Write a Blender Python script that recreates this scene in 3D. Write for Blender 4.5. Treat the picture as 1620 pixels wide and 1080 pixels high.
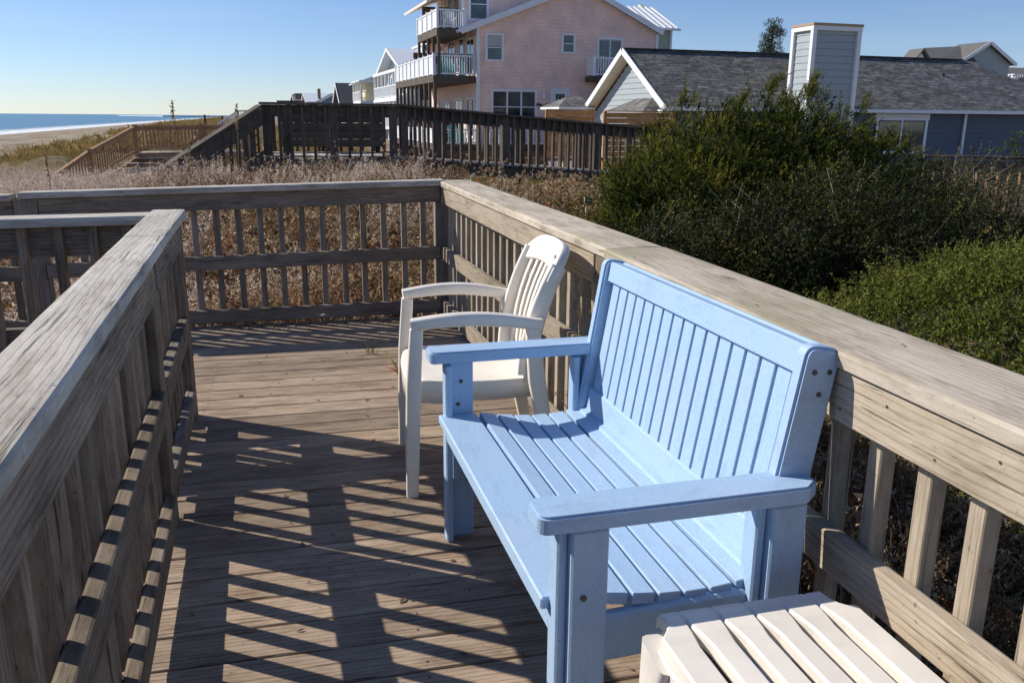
import bpy, bmesh, math, random
import numpy as np
from mathutils import Matrix, Vector
for o in list(bpy.data.objects): bpy.data.objects.remove(o)
SC = bpy.context.scene
COL = SC.collection
R = math.radians
rnd = random.Random(7)
rng = np.random.default_rng(11)

# ------------------------------------------------------------------ camera, sky, sun, exposure
EYE = 1.34
cd = bpy.data.cameras.new('camera'); cam = bpy.data.objects.new('camera', cd); COL.objects.link(cam)
cd.sensor_width = 36; cd.lens = 36 * 1345 / 1620; cd.clip_end = 60000; cd.clip_start = .05
YAW, PITCH, ROLL = R(-13.8), R(14.75), R(.45)
cam.matrix_world = Matrix.Translation((0, 0, EYE)) @ Matrix.Rotation(YAW, 4, 'Z') @ Matrix.Rotation(R(90) - PITCH, 4, 'X') @ Matrix.Rotation(ROLL, 4, 'Z')
SC.camera = cam
SUNDIR = Vector((-1.2, .80, 1.0)).normalized()
SUN_EL = math.asin(SUNDIR.z); SUN_AZ = math.atan2(SUNDIR.x, SUNDIR.y)
W = bpy.data.worlds.new("World"); SC.world = W; W.use_nodes = True
nt = W.node_tree; nt.nodes.clear()
sky = nt.nodes.new('ShaderNodeTexSky'); sky.sky_type = 'NISHITA'; sky.sun_disc = False
sky.sun_elevation = SUN_EL; sky.sun_rotation = SUN_AZ; sky.altitude = 10; sky.air_density = .9; sky.dust_density = .0; sky.ozone_density = 3.0
bg = nt.nodes.new('ShaderNodeBackground'); bg.inputs['Strength'].default_value = .084
wo = nt.nodes.new('ShaderNodeOutputWorld')
tint = nt.nodes.new('ShaderNodeMix'); tint.data_type = 'RGBA'; tint.blend_type = 'MULTIPLY'; tint.inputs[0].default_value = 1; tint.inputs[7].default_value = (.93, 1.02, 1.27, 1)
# faint high cirrus streaks
tcw = nt.nodes.new('ShaderNodeTexCoord'); mpw = nt.nodes.new('ShaderNodeMapping'); mpw.inputs['Scale'].default_value = (1.2, 1.6, 14); mpw.inputs['Rotation'].default_value = (.05, .08, .4)
nzw = nt.nodes.new('ShaderNodeTexNoise'); nzw.inputs['Scale'].default_value = 1.6; nzw.inputs['Detail'].default_value = 7; nzw.inputs['Roughness'].default_value = .6
rpw = nt.nodes.new('ShaderNodeValToRGB'); rpw.color_ramp.elements[0].position = .50; rpw.color_ramp.elements[0].color = (0, 0, 0, 1); rpw.color_ramp.elements[1].position = .85; rpw.color_ramp.elements[1].color = (.16, .16, .16, 1)
cld = nt.nodes.new('ShaderNodeMix'); cld.data_type = 'RGBA'; cld.inputs[7].default_value = (8.6, 8.9, 9.6, 1)
nt.links.new(tcw.outputs['Generated'], mpw.inputs[0]); nt.links.new(mpw.outputs[0], nzw.inputs['Vector']); nt.links.new(nzw.outputs['Fac'], rpw.inputs[0])
nt.links.new(sky.outputs[0], tint.inputs[6]); nt.links.new(tint.outputs[2], cld.inputs[6]); nt.links.new(rpw.outputs[0], cld.inputs[0]); nt.links.new(cld.outputs[2], bg.inputs['Color']); nt.links.new(bg.outputs[0], wo.inputs['Surface'])
sl = bpy.data.lights.new('sun', 'SUN'); sl.energy = 5.0; sl.angle = R(.5); sl.color = (1, .94, .84)
so = bpy.data.objects.new('sun', sl); COL.objects.link(so)
so.rotation_euler = SUNDIR.to_track_quat('Z', 'Y').to_euler()
SC.view_settings.view_transform = 'Standard'; SC.view_settings.look = 'None'
SC.view_settings.exposure = 0.14; SC.view_settings.gamma = 1; SC.view_settings.use_curve_mapping = False

# ------------------------------------------------------------------ materials
class NT:
    def __init__(s, name):
        s.m = bpy.data.materials.new(name); s.m.use_nodes = True; s.t = s.m.node_tree; s.t.nodes.clear()
        s.out = s.n('ShaderNodeOutputMaterial'); s.b = s.n('ShaderNodeBsdfPrincipled'); s.l(s.b.outputs[0], s.out.inputs['Surface'])
    def n(s, k, **kw):
        x = s.t.nodes.new(k)
        for a, v in kw.items(): setattr(x, a, v)
        return x
    def l(s, a, b): s.t.links.new(a, b)
    def noise(s, vec, scale, detail=4, rough=.55, dist=0):
        x = s.n('ShaderNodeTexNoise'); x.inputs['Scale'].default_value = scale; x.inputs['Detail'].default_value = detail
        x.inputs['Roughness'].default_value = rough; x.inputs['Distortion'].default_value = dist
        if vec is not None: s.l(vec, x.inputs['Vector'])
        return x.outputs['Fac']
    def mapping(s, vec, scale=(1, 1, 1), rot=(0, 0, 0)):
        x = s.n('ShaderNodeMapping'); x.inputs['Scale'].default_value = scale; x.inputs['Rotation'].default_value = rot
        s.l(vec, x.inputs['Vector']); return x.outputs[0]
    def ramp(s, fac, stops):
        x = s.n('ShaderNodeValToRGB'); e = x.color_ramp.elements
        while len(e) < len(stops): e.new(.5)
        for q, (p, c) in zip(e, stops): q.position = p; q.color = (*c, 1) if len(c) == 3 else c
        s.l(fac, x.inputs[0]); return x.outputs[0]
    def mix(s, fac, a, b, kind='MIX'):
        x = s.n('ShaderNodeMix', data_type='RGBA', blend_type=kind)
        for v, sock in ((fac, x.inputs[0]), (a, x.inputs[6]), (b, x.inputs[7])):
            if hasattr(v, 'type') or hasattr(v, 'links'): s.l(v, sock)
            else: sock.default_value = v if not isinstance(v, tuple) else ((*v, 1) if len(v) == 3 else v)
        return x.outputs[2]
    def math(s, op, a, b=0., clamp=False):
        x = s.n('ShaderNodeMath', operation=op, use_clamp=clamp)
        for v, sock in ((a, x.inputs[0]), (b, x.inputs[1])):
            if hasattr(v, 'links'): s.l(v, sock)
            else: sock.default_value = v
        return x.outputs[0]
    def bump(s, h, strength=.3, dist=.01, prev=None):
        x = s.n('ShaderNodeBump'); x.inputs['Strength'].default_value = strength; x.inputs['Distance'].default_value = dist
        s.l(h, x.inputs['Height'])
        if prev is not None: s.l(prev, x.inputs['Normal'])
        return x.outputs[0]
    def objvec(s, spread=40.):
        tc = s.n('ShaderNodeTexCoord'); oi = s.n('ShaderNodeObjectInfo')
        v = s.n('ShaderNodeVectorMath', operation='SCALE'); cb = s.n('ShaderNodeCombineXYZ')
        s.l(oi.outputs['Random'], cb.inputs[0]); s.l(oi.outputs['Random'], cb.inputs[1]); s.l(oi.outputs['Random'], cb.inputs[2])
        s.l(cb.outputs[0], v.inputs[0]); v.inputs['Scale'].default_value = spread
        a = s.n('ShaderNodeVectorMath', operation='ADD'); s.l(tc.outputs['Object'], a.inputs[0]); s.l(v.outputs[0], a.inputs[1])
        return a.outputs[0], oi.outputs['Random'], tc.outputs['Object']
    def set(s, **kw):
        for a, v in kw.items():
            i = s.b.inputs[a.replace('_', ' ')]
            if hasattr(v, 'links'): s.l(v, i)
            else: i.default_value = (*v, 1) if isinstance(v, tuple) and len(v) == 3 else v

def wood(name, light, mid, dark, crack=.5, algae=0., rough=.85, bumps=.5, var=.42):
    """weathered lumber: grain runs along local X, every object gets its own offset"""
    s = NT(name); v, r, raw = s.objvec()
    big = s.noise(s.mapping(v, (1.6, 7, 7)), 1.6, 4, .6, .4)
    med = s.noise(s.mapping(v, (7, 42, 42)), 1.0, 5, .7, .3)
    fine = s.noise(s.mapping(v, (22, 190, 190)), 1.0, 5, .75)
    # growth rings: wandering thin dark lines along the board
    wv = s.n('ShaderNodeTexWave', wave_type='BANDS', bands_direction='Y', wave_profile='SIN')
    wv.inputs['Scale'].default_value = 19; wv.inputs['Distortion'].default_value = 9; wv.inputs['Detail'].default_value = 2.0; wv.inputs['Detail Scale'].default_value = .35; wv.inputs['Detail Roughness'].default_value = .45
    s.l(s.mapping(v, (.16, 1.0, 1.0)), wv.inputs['Vector'])
    ring = s.ramp(wv.outputs['Fac'], [(.0, (0, 0, 0)), (.35, (1, 1, 1))])
    crk = s.noise(s.mapping(v, (3.2, 85, 85)), 1.0, 4, .6, .5)
    g = s.math('MULTIPLY', ring, .09); g = s.math('ADD', g, s.math('MULTIPLY', fine, .26)); g = s.math('ADD', g, s.math('MULTIPLY', med, .34)); g = s.math('ADD', g, s.math('MULTIPLY', big, .38))
    c = s.ramp(g, [(.38, dark), (.52, mid), (.67, light)])
    cm = s.ramp(crk, [(.61, (0, 0, 0)), (.68, (1, 1, 1))])
    cf = s.math('MULTIPLY', cm, crack)
    c = s.mix(cf, c, tuple(x * .28 for x in dark))
    # knots
    vo = s.n('ShaderNodeTexVoronoi', feature='F1'); vo.inputs['Scale'].default_value = 1.0; s.l(s.mapping(v, (2.0, 6, 6)), vo.inputs['Vector'])
    kn = s.ramp(vo.outputs['Distance'], [(.0, (1, 1, 1)), (.075, (.75, .75, .75)), (.10, (0, 0, 0))])
    c = s.mix(s.math('MULTIPLY', kn, .55), c, tuple(x * .55 for x in dark))
    br = s.math('ADD', s.math('MULTIPLY', r, var), 1 - var * .5)
    bc = s.n('ShaderNodeCombineXYZ'); [s.l(br, bc.inputs[i]) for i in range(3)]
    c = s.mix(1.0, c, bc.outputs[0], 'MULTIPLY')
    st = s.ramp(s.noise(s.mapping(v, (1.6, 5, 5)), 2.2, 6, .7), [(.50, (1, 1, 1)), (.66, (.62, .58, .54))])
    c = s.mix(.85, c, st, 'MULTIPLY')
    spk = s.ramp(s.noise(v, 55, 2, .5), [(.70, (0, 0, 0)), (.74, (1, 1, 1))])
    c = s.mix(s.math('MULTIPLY', spk, .55), c, tuple(x * .4 for x in dark))
    if algae:
        al = s.ramp(s.noise(v, 2.3, 5, .6), [(.46, (0, 0, 0)), (.68, (1, 1, 1))])
        c = s.mix(s.math('MULTIPLY', al, algae), c, tuple(.55 * x + y for x, y in zip(mid, (.02, .035, -.03))))
    h = s.math('ADD', s.math('MULTIPLY', med, .8), s.math('MULTIPLY', ring, .25)); h = s.math('SUBTRACT', h, s.math('MULTIPLY', cm, .8))
    s.set(Base_Color=c, Roughness=rough, Normal=s.bump(h, bumps, .004)); s.b.inputs['Specular IOR Level'].default_value = .25
    return s.m

def plain(name, col, rough=.6, var=0., nscale=6., bump=0., metal=0., spec=.4):
    s = NT(name); v, r, raw = s.objvec(10)
    n = s.noise(v, nscale, 5, .6)
    a = tuple(max(0, x * (1 - var)) for x in col); b = tuple(x * (1 + var) for x in col)
    c = s.ramp(n, [(.3, a), (.7, b)])
    if 'resin' in name or 'siding' in name or 'vinyl' in name:
        dr = s.ramp(s.noise(v, 9 if 'resin' in name else 2.5, 7, .75), [(.55, (1, 1, 1)), (.78, (.80, .77, .70))]); c = s.mix(.8, c, dr, 'MULTIPLY')
    s.set(Base_Color=c, Roughness=rough, Metallic=metal); s.b.inputs['Specular IOR Level'].default_value = spec
    if bump: s.set(Normal=s.bump(s.noise(v, nscale * 6, 4), bump, .003))
    return s.m

def lumber_plastic(name, base, hi, lo):
    s = NT(name); v, r, raw = s.objvec(20)
    a = s.noise(s.mapping(v, (30, 75, 75)), 3, 5, .7); b = s.noise(v, 5, 4, .6)
    c = s.ramp(a, [(.30, lo), (.5, base), (.72, hi)])
    c = s.mix(s.math('MULTIPLY', s.ramp(b, [(.45, (0, 0, 0)), (.75, (1, 1, 1))]), .45), c, tuple(.5 * x + .5 * y for x, y in zip(hi, (.42, .46, .52))))
    gr = s.ramp(s.noise(s.mapping(v, (3, 9, 9)), 2.4, 6, .72), [(.52, (1, 1, 1)), (.74, (.80, .80, .78))])
    c = s.mix(.9, c, gr, 'MULTIPLY')
    ch_ = s.ramp(s.noise(v, 38, 3, .6), [(.735, (0, 0, 0)), (.75, (1, 1, 1))]); c = s.mix(s.math('MULTIPLY', ch_, .6), c, (.20, .22, .25))
    s.set(Base_Color=c, Roughness=.55, Normal=s.bump(s.noise(v, 260, 3), .22, .002)); s.b.inputs['Specular IOR Level'].default_value = .35
    return s.m

def leafy(name, stops, rough=.55, trans=.35, spec=.3):
    """foliage: colour by the stored per-clump tint attribute"""
    s = NT(name); at = s.n('ShaderNodeAttribute'); at.attribute_name = 'tint'
    c = s.ramp(at.outputs['Fac'], stops)
    s.set(Base_Color=c, Roughness=rough); s.b.inputs['Specular IOR Level'].default_value = spec
    if trans:
        tr = s.n('ShaderNodeBsdfTranslucent'); s.l(c, tr.inputs[0]); mx = s.n('ShaderNodeMixShader'); mx.inputs[0].default_value = trans
        s.l(s.b.outputs[0], mx.inputs[1]); s.l(tr.outputs[0], mx.inputs[2]); s.l(mx.outputs[0], s.out.inputs['Surface'])
    return s.m

M = {}
M['cap'] = wood('weathered_cap_wood', (.60, .525, .425), (.495, .425, .335), (.34, .285, .22), .65, .7)
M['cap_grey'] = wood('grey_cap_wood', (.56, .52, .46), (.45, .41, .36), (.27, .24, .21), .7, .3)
M['rail_sunlit'] = wood('sunlit_rail_wood', (.46, .385, .295), (.36, .295, .22), (.22, .17, .125), .7, .10)  # lighter copy of the rail wood: sunlight on the right railing put into colour
M['rail'] = wood('weathered_shaded_rail_wood', (.33, .265, .20), (.205, .155, .112), (.10, .073, .052), .75, .10)  # darker copy of the weathered rail wood, shade put into its colour
M['rail_grey'] = wood('grey_rail_wood', (.31, .27, .225), (.20, .17, .14), (.10, .08, .065), .75, .12)  # grey wood of the far railings, their shade put into the dark tone
M['deck'] = wood('deck_plank_wood', (.43, .33, .245), (.30, .22, .155), (.15, .105, .07), .8, .05, bumps=.6, var=.5)
M['dark'] = wood('old_dark_wood', (.155, .125, .098), (.105, .083, .065), (.055, .043, .034), .4, 0)
M['orange'] = wood('newer_stair_wood', (.52, .31, .17), (.38, .22, .12), (.22, .125, .065), .4, 0)
M['cedar_wood'] = wood('cedar_fence_wood', (.55, .30, .12), (.42, .21, .08), (.26, .12, .05), .3, 0)
M['brown_wood'] = wood('brown_fence_wood', (.20, .12, .075), (.14, .082, .05), (.08, .045, .03), .4, 0)
M['pale_deck'] = wood('pale_walkway_wood', (.52, .47, .41), (.42, .37, .32), (.2, .17, .14), .4, 0)
M['blue'] = lumber_plastic('blue_lumber', (.365, .520, .715), (.44, .575, .745), (.30, .455, .67))
M['plastic'] = plain('cream_resin', (.82, .765, .675), .42, .07, 5, .08)
M['plastic2'] = plain('stool_resin', (.77, .715, .64), .45, .09, 7, .08)
M['screw'] = plain('dull_screw', (.10, .085, .07), .5, .2, 30, 0, .6)
M['badge'] = plain('badge_grey', (.22, .20, .15), .5, .1)
M['white'] = plain('white_trim', (.80, .80, .80), .5, .04, 2)
M['cream'] = plain('cream_soffit', (.74, .66, .54), .6, .05, 2)
M['vinyl'] = plain('white_vinyl', (.80, .80, .82), .4, .03, 2)
M['tan'] = plain('tan_cap', (.42, .28, .18), .6, .1)
M['turq'] = plain('turquoise_plastic', (.05, .52, .50), .4, .08)
M['white_metal'] = plain('white_metal_roof', (.72, .74, .77), .35, .04, 2)
M['grey_siding'] = plain('grey_siding', (.36, .40, .42), .65, .06, 5)
M['slate_siding'] = plain('slate_siding', (.105, .125, .165), .7, .07, 4)
M['green_siding'] = plain('green_siding', (.42, .47, .33), .7, .05, 3)
M['yellow_siding'] = plain('yellow_siding', (.70, .63, .40), .7, .05, 3)
M['blue_siding'] = plain('dusty_blue_siding', (.20, .27, .36), .7, .05, 3)
M['pale_blue'] = plain('pale_blue_siding', (.45, .55, .60), .7, .05, 3)
M['dark_roof'] = plain('dark_roof', (.05, .055, .07), .8, .15, 8)
M['brown_siding'] = plain('brown_siding', (.26, .20, .14), .8, .1, 3)
M['curtain'] = plain('blind', (.45, .45, .44), .8, .1, 4)
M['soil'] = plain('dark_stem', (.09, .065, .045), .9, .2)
M['twig'] = plain('pale_twig', (.24, .19, .14), .8, .2, 20)
M['bark'] = plain('bark', (.055, .040, .030), .9, .3, 20, .4)
M['tag'] = plain('pale_tag', (.62, .55, .36), .7, .1, 20)

s = NT('window_glass'); v, r, raw = s.objvec(30)
s.set(Base_Color=s.ramp(s.noise(v, 1.3, 2), [(.4, (.016, .020, .026)), (.65, (.06, .07, .08))]), Roughness=.06); s.b.inputs['Specular IOR Level'].default_value = .8
M['glass'] = s.m

def course(name, ca, cb, mortar, wx, wz, gap, bumps=.4, axes='XZ', rough=.8):
    """rows of shingles: brick pattern on metric object coordinates"""
    s = NT(name); tc = s.n('ShaderNodeTexCoord'); sp = s.n('ShaderNodeSeparateXYZ'); s.l(tc.outputs['Object'], sp.inputs[0])
    cb_ = s.n('ShaderNodeCombineXYZ'); i = {'X': 0, 'Y': 1, 'Z': 2}
    s.l(sp.outputs[i[axes[0]]], cb_.inputs[0]); s.l(sp.outputs[i[axes[1]]], cb_.inputs[1])
    b = s.n('ShaderNodeTexBrick'); b.offset = .5; b.inputs['Color1'].default_value = (*ca, 1); b.inputs['Color2'].default_value = (*cb, 1); b.inputs['Mortar'].default_value = (*mortar, 1)
    b.inputs['Scale'].default_value = 1; b.inputs['Mortar Size'].default_value = gap; b.inputs['Brick Width'].default_value = wx; b.inputs['Row Height'].default_value = wz
    b.inputs['Mortar Smooth'].default_value = .3
    s.l(cb_.outputs[0], b.inputs['Vector'])
    n = s.noise(tc.outputs['Object'], 1.1, 5, .6)
    k = s.ramp(n, [(.3, (.82, .82, .82)), (.7, (1.12, 1.12, 1.12))])
    n2 = s.ramp(s.noise(s.mapping(cb_.outputs[0], (1 / wx, 1 / wz, 1)), 1.7, 3, .7), [(.38, (.5, .5, .5)), (.62, (1.5, 1.5, 1.5))])
    c = s.mix(1., b.outputs['Color'], k, 'MULTIPLY')
    if 'roof' in name: c = s.mix(1., c, n2, 'MULTIPLY')
    s.set(Base_Color=c, Roughness=rough, Normal=s.bump(s.math('SUBTRACT', 1., b.outputs['Fac']), bumps, .02))
    return s.m
M['pink'] = course('pink_shingle', (.97, .66, .55), (.95, .645, .535), (.80, .54, .45), 1.1, .19, .010)
M['roof'] = course('roof_shingle', (.19, .185, .17), (.085, .082, .078), (.035, .035, .035), .5, .19, .012, .5, 'XY')

s = NT('dune_sand'); tc = s.n('ShaderNodeTexCoord'); v = tc.outputs['Object']
n1 = s.noise(v, .35, 6, .65); n2 = s.noise(v, 4, 6, .6); n3 = s.noise(v, 60, 3, .6)
c = s.ramp(n2, [(.3, (.30, .245, .18)), (.7, (.46, .40, .32))])
c = s.mix(s.ramp(n1, [(.42, (0, 0, 0)), (.60, (1, 1, 1))]), c, (.20, .155, .085))
at = s.n('ShaderNodeAttribute'); at.attribute_name = 'litter'
lit = s.ramp(s.noise(v, 18, 5, .7), [(.3, (.035, .026, .018)), (.55, (.10, .072, .048)), (.75, (.21, .16, .11))])
c = s.mix(at.outputs['Fac'], c, lit)
s.set(Base_Color=c, Roughness=.95, Normal=s.bump(s.math('ADD', n2, n3), .5, .03)); s.b.inputs['Specular IOR Level'].default_value = .1
M['sand'] = s.m

s = NT('sea_water'); tc = s.n('ShaderNodeTexCoord'); v = tc.outputs['Object']   # object axes: X across the shore, Y along it
sp = s.n('ShaderNodeSeparateXYZ'); s.l(v, sp.inputs[0])
wn = s.noise(s.mapping(v, (1, .12, 1)), .35, 5, .6)
x = s.math('ADD', sp.outputs[0], s.math('MULTIPLY', s.math('SUBTRACT', s.noise(s.mapping(v, (.4, .05, 1)), .5, 4), .5), 16.))
f1 = s.math('SMOOTH_MIN', 1., 0.); 
mr = s.n('ShaderNodeMapRange'); mr.interpolation_type = 'SMOOTHSTEP'; mr.inputs[1].default_value = -24; mr.inputs[2].default_value = -6; s.l(x, mr.inputs[0])
foam = s.math('MULTIPLY', mr.outputs[0], s.ramp(s.noise(s.mapping(v, (1, .25, 1)), .5, 6, .7), [(.25, (.35, .35, .35)), (.5, (1, 1, 1))]), True)
brk = s.ramp(s.noise(s.mapping(v, (.35, .035, 1)), .6, 4, .6), [(.66, (0, 0, 0)), (.70, (1, 1, 1))])
mr2 = s.n('ShaderNodeMapRange'); mr2.inputs[1].default_value = -70; mr2.inputs[2].default_value = -25; s.l(sp.outputs[0], mr2.inputs[0])
foam = s.math('MAXIMUM', foam, s.math('MULTIPLY', brk, mr2.outputs[0]), True)
deep = s.ramp(wn, [(.35, (.055, .165, .235)), (.65, (.095, .235, .31))])
c = s.mix(foam, deep, (.80, .82, .84))
s.set(Base_Color=c, Roughness=s.math('ADD', .32, s.math('MULTIPLY', foam, .5)), Normal=s.bump(s.math('ADD', wn, s.noise(v, 1.2, 4)), .6, .25))
M['sea'] = s.m

M['f_cedar'] = leafy('cedar_foliage', [(0, (.012, .020, .006)), (.38, (.048, .066, .013)), (.68, (.150, .155, .026)), (1, (.29, .24, .05))], .85, .35, .05)
M['f_pine'] = leafy('pine_needles', [(0, (.02, .03, .012)), (.6, (.06, .08, .022)), (1, (.12, .12, .035))], .6, .3)
M['f_myrtle'] = leafy('myrtle_leaves', [(0, (.010, .015, .005)), (.5, (.034, .044, .012)), (.82, (.15, .15, .04)), (1, (.30, .18, .05))], .6, .25, .12)
M['f_olive'] = leafy('olive_shrub_leaves', [(0, (.05, .045, .022)), (.5, (.11, .10, .048)), (1, (.24, .20, .11))], .5, .3)
M['f_green'] = leafy('groundcover_sprigs', [(0, (.024, .036, .009)), (.40, (.080, .105, .019)), (.75, (.17, .185, .034)), (1, (.27, .25, .07))], .7, .3, .1)
M['f_weed'] = leafy('dead_weeds', [(0, (.070, .040, .026)), (.30, (.19, .115, .065)), (.55, (.42, .28, .16)), (.78, (.62, .47, .30)), (.9, (.13, .15, .04)), (1, (.42, .12, .04))], .8, .3, .1)
M['f_plume'] = leafy('pale_plumes', [(0, (.20, .13, .09)), (.4, (.48, .36, .28)), (.8, (.74, .61, .51)), (1, (.80, .70, .60))], .85, .4, .1)
M['f_dune'] = leafy('dune_grass', [(0, (.13, .105, .035)), (.4, (.30, .21, .08)), (.8, (.44, .31, .13)), (1, (.52, .42, .24))], .8, .35, .1)
M['f_oat'] = leafy('sea_oat', [(0, (.20, .14, .07)), (1, (.46, .34, .18))], .8, .2, .1)
M['f_red'] = leafy('red_weed', [(0, (.40, .05, .05)), (.6, (.50, .12, .05)), (1, (.45, .35, .05))], .5, .3)

# ------------------------------------------------------------------ object helpers
WM = {}
def link(name, mesh, world=Matrix(), parent=None, mat=None, stuff=False):
    o = bpy.data.objects.new(name, mesh); COL.objects.link(o); place(o, world, parent)
    if mesh is not None and mat is not None and len(mesh.materials) == 0: mesh.materials.append(mat)
    if stuff: o['kind'] = 'stuff'
    return o
def place(o, world, parent=None):
    WM[o.name] = world
    if parent is not None:
        o.parent = parent; o.matrix_basis = WM[parent.name].inverted() @ world
    else: o.matrix_basis = world
def tag(o, label=None, cat=None, group=None, kind=None):
    if label: o['label'] = label
    if cat: o['category'] = cat
    if group: o['group'] = group
    if kind: o['kind'] = kind
    return o
def thing(name, label, cat, loc=(0, 0, 0), rz=0., group=None, F=None):
    w = Matrix.Translation(loc) @ Matrix.Rotation(rz, 4, 'Z')
    if F is not None: w = F @ w
    o = link(name, None, w); o.empty_display_size = .3
    return tag(o, label, cat, group)
_bc = {}
def boxmesh(dx, dy, dz, bev, mat):
    k = (round(dx, 3), round(dy, 3), round(dz, 3), round(bev, 4), mat.name)
    if k in _bc: return _bc[k]
    b = min(bev, dx * .45, dy * .45, dz * .45); X, Y, Z = dx / 2, dy / 2, dz / 2
    if b <= 0:
        vs = [(sx * X, sy * Y, sz * Z) for sx in (-1, 1) for sy in (-1, 1) for sz in (-1, 1)]
        fs = [(0, 1, 3, 2), (4, 6, 7, 5), (0, 4, 5, 1), (2, 3, 7, 6), (0, 2, 6, 4), (1, 5, 7, 3)]
    else:
        vs = []; ix = {}
        for sx in (-1, 1):
            for sy in (-1, 1):
                for sz in (-1, 1):
                    ix[sx, sy, sz] = len(vs)
                    vs += [(sx * X, sy * (Y - b), sz * (Z - b)), (sx * (X - b), sy * Y, sz * (Z - b)), (sx * (X - b), sy * (Y - b), sz * Z)]
        fs = []
        for a in range(3):
            o1, o2 = [i for i in range(3) if i != a]
            for s_ in (-1, 1):
                q = []
                for p1, p2 in ((-1, -1), (1, -1), (1, 1), (-1, 1)):
                    k3 = [0, 0, 0]; k3[a] = s_; k3[o1] = p1; k3[o2] = p2; q.append(ix[tuple(k3)] + a)
                fs.append(q)
        for a in range(3):
            o1, o2 = [i for i in range(3) if i != a]
            for p1 in (-1, 1):
                for p2 in (-1, 1):
                    k1 = [0, 0, 0]; k2 = [0, 0, 0]; k1[a] = -1; k2[a] = 1
                    for kk in (k1, k2): kk[o1] = p1; kk[o2] = p2
                    A, B = ix[tuple(k1)], ix[tuple(k2)]; fs.append([A + o1, B + o1, B + o2, A + o2])
        for c in ix.values(): fs.append([c, c + 1, c + 2])
    me = bpy.data.meshes.new('box'); me.from_pydata(vs, [], fs)
    bm = bmesh.new(); bm.from_mesh(me); bmesh.ops.recalc_face_normals(bm, faces=bm.faces); bm.to_mesh(me); bm.free()
    me.materials.append(mat); _bc[k] = me; return me
def V(*a): return Vector(a)
def axes(a, b, up=(0, 0, 1)):
    a, b, up = Vector(a), Vector(b), Vector(up); x = (b - a).normalized(); y = up.cross(x).normalized(); z = x.cross(y)
    m = Matrix((x, y, z)).transposed().to_4x4(); m.translation = (a + b) / 2; return m, (b - a).length
def board(name, a, b, w, t, mat, parent=None, up=(0, 0, 1), bev=.003, F=None, ext=0.):
    """a board from a to b; t thick along up, w wide across"""
    m, L = axes(a, b, up)
    if F is not None: m = F @ m
    return link(name, boxmesh(L + ext, w, t, bev, M[mat]), m, parent)
def box(name, lo, hi, mat, parent=None, bev=.004, F=None):
    lo, hi = Vector(lo), Vector(hi); c = (lo + hi) / 2; d = hi - lo
    # long axis becomes local X so that grain follows it
    k = max(range(3), key=lambda i: abs(d[i]))
    if k == 0: m = Matrix.Translation(c); dims = (d.x, d.y, d.z)
    elif k == 1: m = Matrix.Translation(c) @ Matrix.Rotation(R(90), 4, 'Z'); dims = (d.y, d.x, d.z)
    else: m = Matrix.Translation(c) @ Matrix.Rotation(R(90), 4, 'Y'); dims = (d.z, d.y, d.x)
    if F is not None: m = F @ m
    return link(name, boxmesh(*[abs(q) for q in dims], bev, M[mat]), m, parent)
def mesh_obj(name, vs, fs, mat, parent=None, F=None, world=None, smooth=False, stuff=False):
    me = bpy.data.meshes.new(name); me.from_pydata([tuple(v) for v in vs], [], [tuple(f) for f in fs])
    bm = bmesh.new(); bm.from_mesh(me); bmesh.ops.recalc_face_normals(bm, faces=bm.faces); bm.to_mesh(me); bm.free()
    if smooth: me.shade_smooth()
    w = world if world is not None else (F if F is not None else (WM[parent.name] if parent is not None else Matrix()))
    return link(name, me, w, parent, M[mat], stuff)
def prism(name, poly, d, mat, parent=None, F=None, world=None):
    """poly of 3D points, extruded along vector d"""
    n = len(poly); vs = [Vector(p) for p in poly] + [Vector(p) + Vector(d) for p in poly]
    fs = [list(range(n))[::-1], list(range(n, 2 * n))] + [[i, (i + 1) % n, n + (i + 1) % n, n + i] for i in range(n)]
    return mesh_obj(name, vs, fs, mat, parent, F, world)
def sweep(name, pts, sizes, side, mat, parent=None, F=None, rnd_=.3, world=None):
    """rounded rectangular section swept along pts; sizes=(across side, other)"""
    side = Vector(side).normalized(); vs = []; fs = []; n = len(pts); P = [Vector(p) for p in pts]
    K = 12
    for i, p in enumerate(P):
        t = (P[min(i + 1, n - 1)] - P[max(i - 1, 0)]).normalized(); o = t.cross(side).normalized(); sd = o.cross(t).normalized()
        w, h = sizes[i] if isinstance(sizes, list) else sizes; r = rnd_ * min(w, h)
        for cx, cy, a0 in ((1, 1, 0), (-1, 1, 90), (-1, -1, 180), (1, -1, 270)):
            for da in (0, 45, 90):
                a = R(a0 + da); vs.append(p + sd * (cx * (w / 2 - r) + r * math.cos(a)) + o * (cy * (h / 2 - r) + r * math.sin(a)))
    for i in range(n - 1):
        for j in range(K): fs.append([i * K + j, i * K + (j + 1) % K, (i + 1) * K + (j + 1) % K, (i + 1) * K + j])
    fs.append(list(range(K))); fs.append([(n - 1) * K + j for j in range(K)])
    o = mesh_obj(name, vs, fs, mat, parent, F, world)
    for p in o.data.polygons: p.use_smooth = len(p.vertices) == 4
    o.data.set_sharp_from_angle(angle=R(50)) if hasattr(o.data, 'set_sharp_from_angle') else None
    return o
def disc(name, c, nrm, r, h, mat, parent, F=None, seg=10):
    nrm = Vector(nrm).normalized(); a = nrm.orthogonal().normalized(); b = nrm.cross(a); c = Vector(c)
    vs = [c + (a * math.cos(6.2832 * i / seg) + b * math.sin(6.2832 * i / seg)) * r for i in range(seg)]
    vs += [v + nrm * h for v in vs]
    return mesh_obj(name, vs, [list(range(seg)), list(range(seg, 2 * seg))] + [[i, (i + 1) % seg, seg + (i + 1) % seg, seg + i] for i in range(seg)], mat, parent, F, Matrix() if F is None else None)
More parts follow.
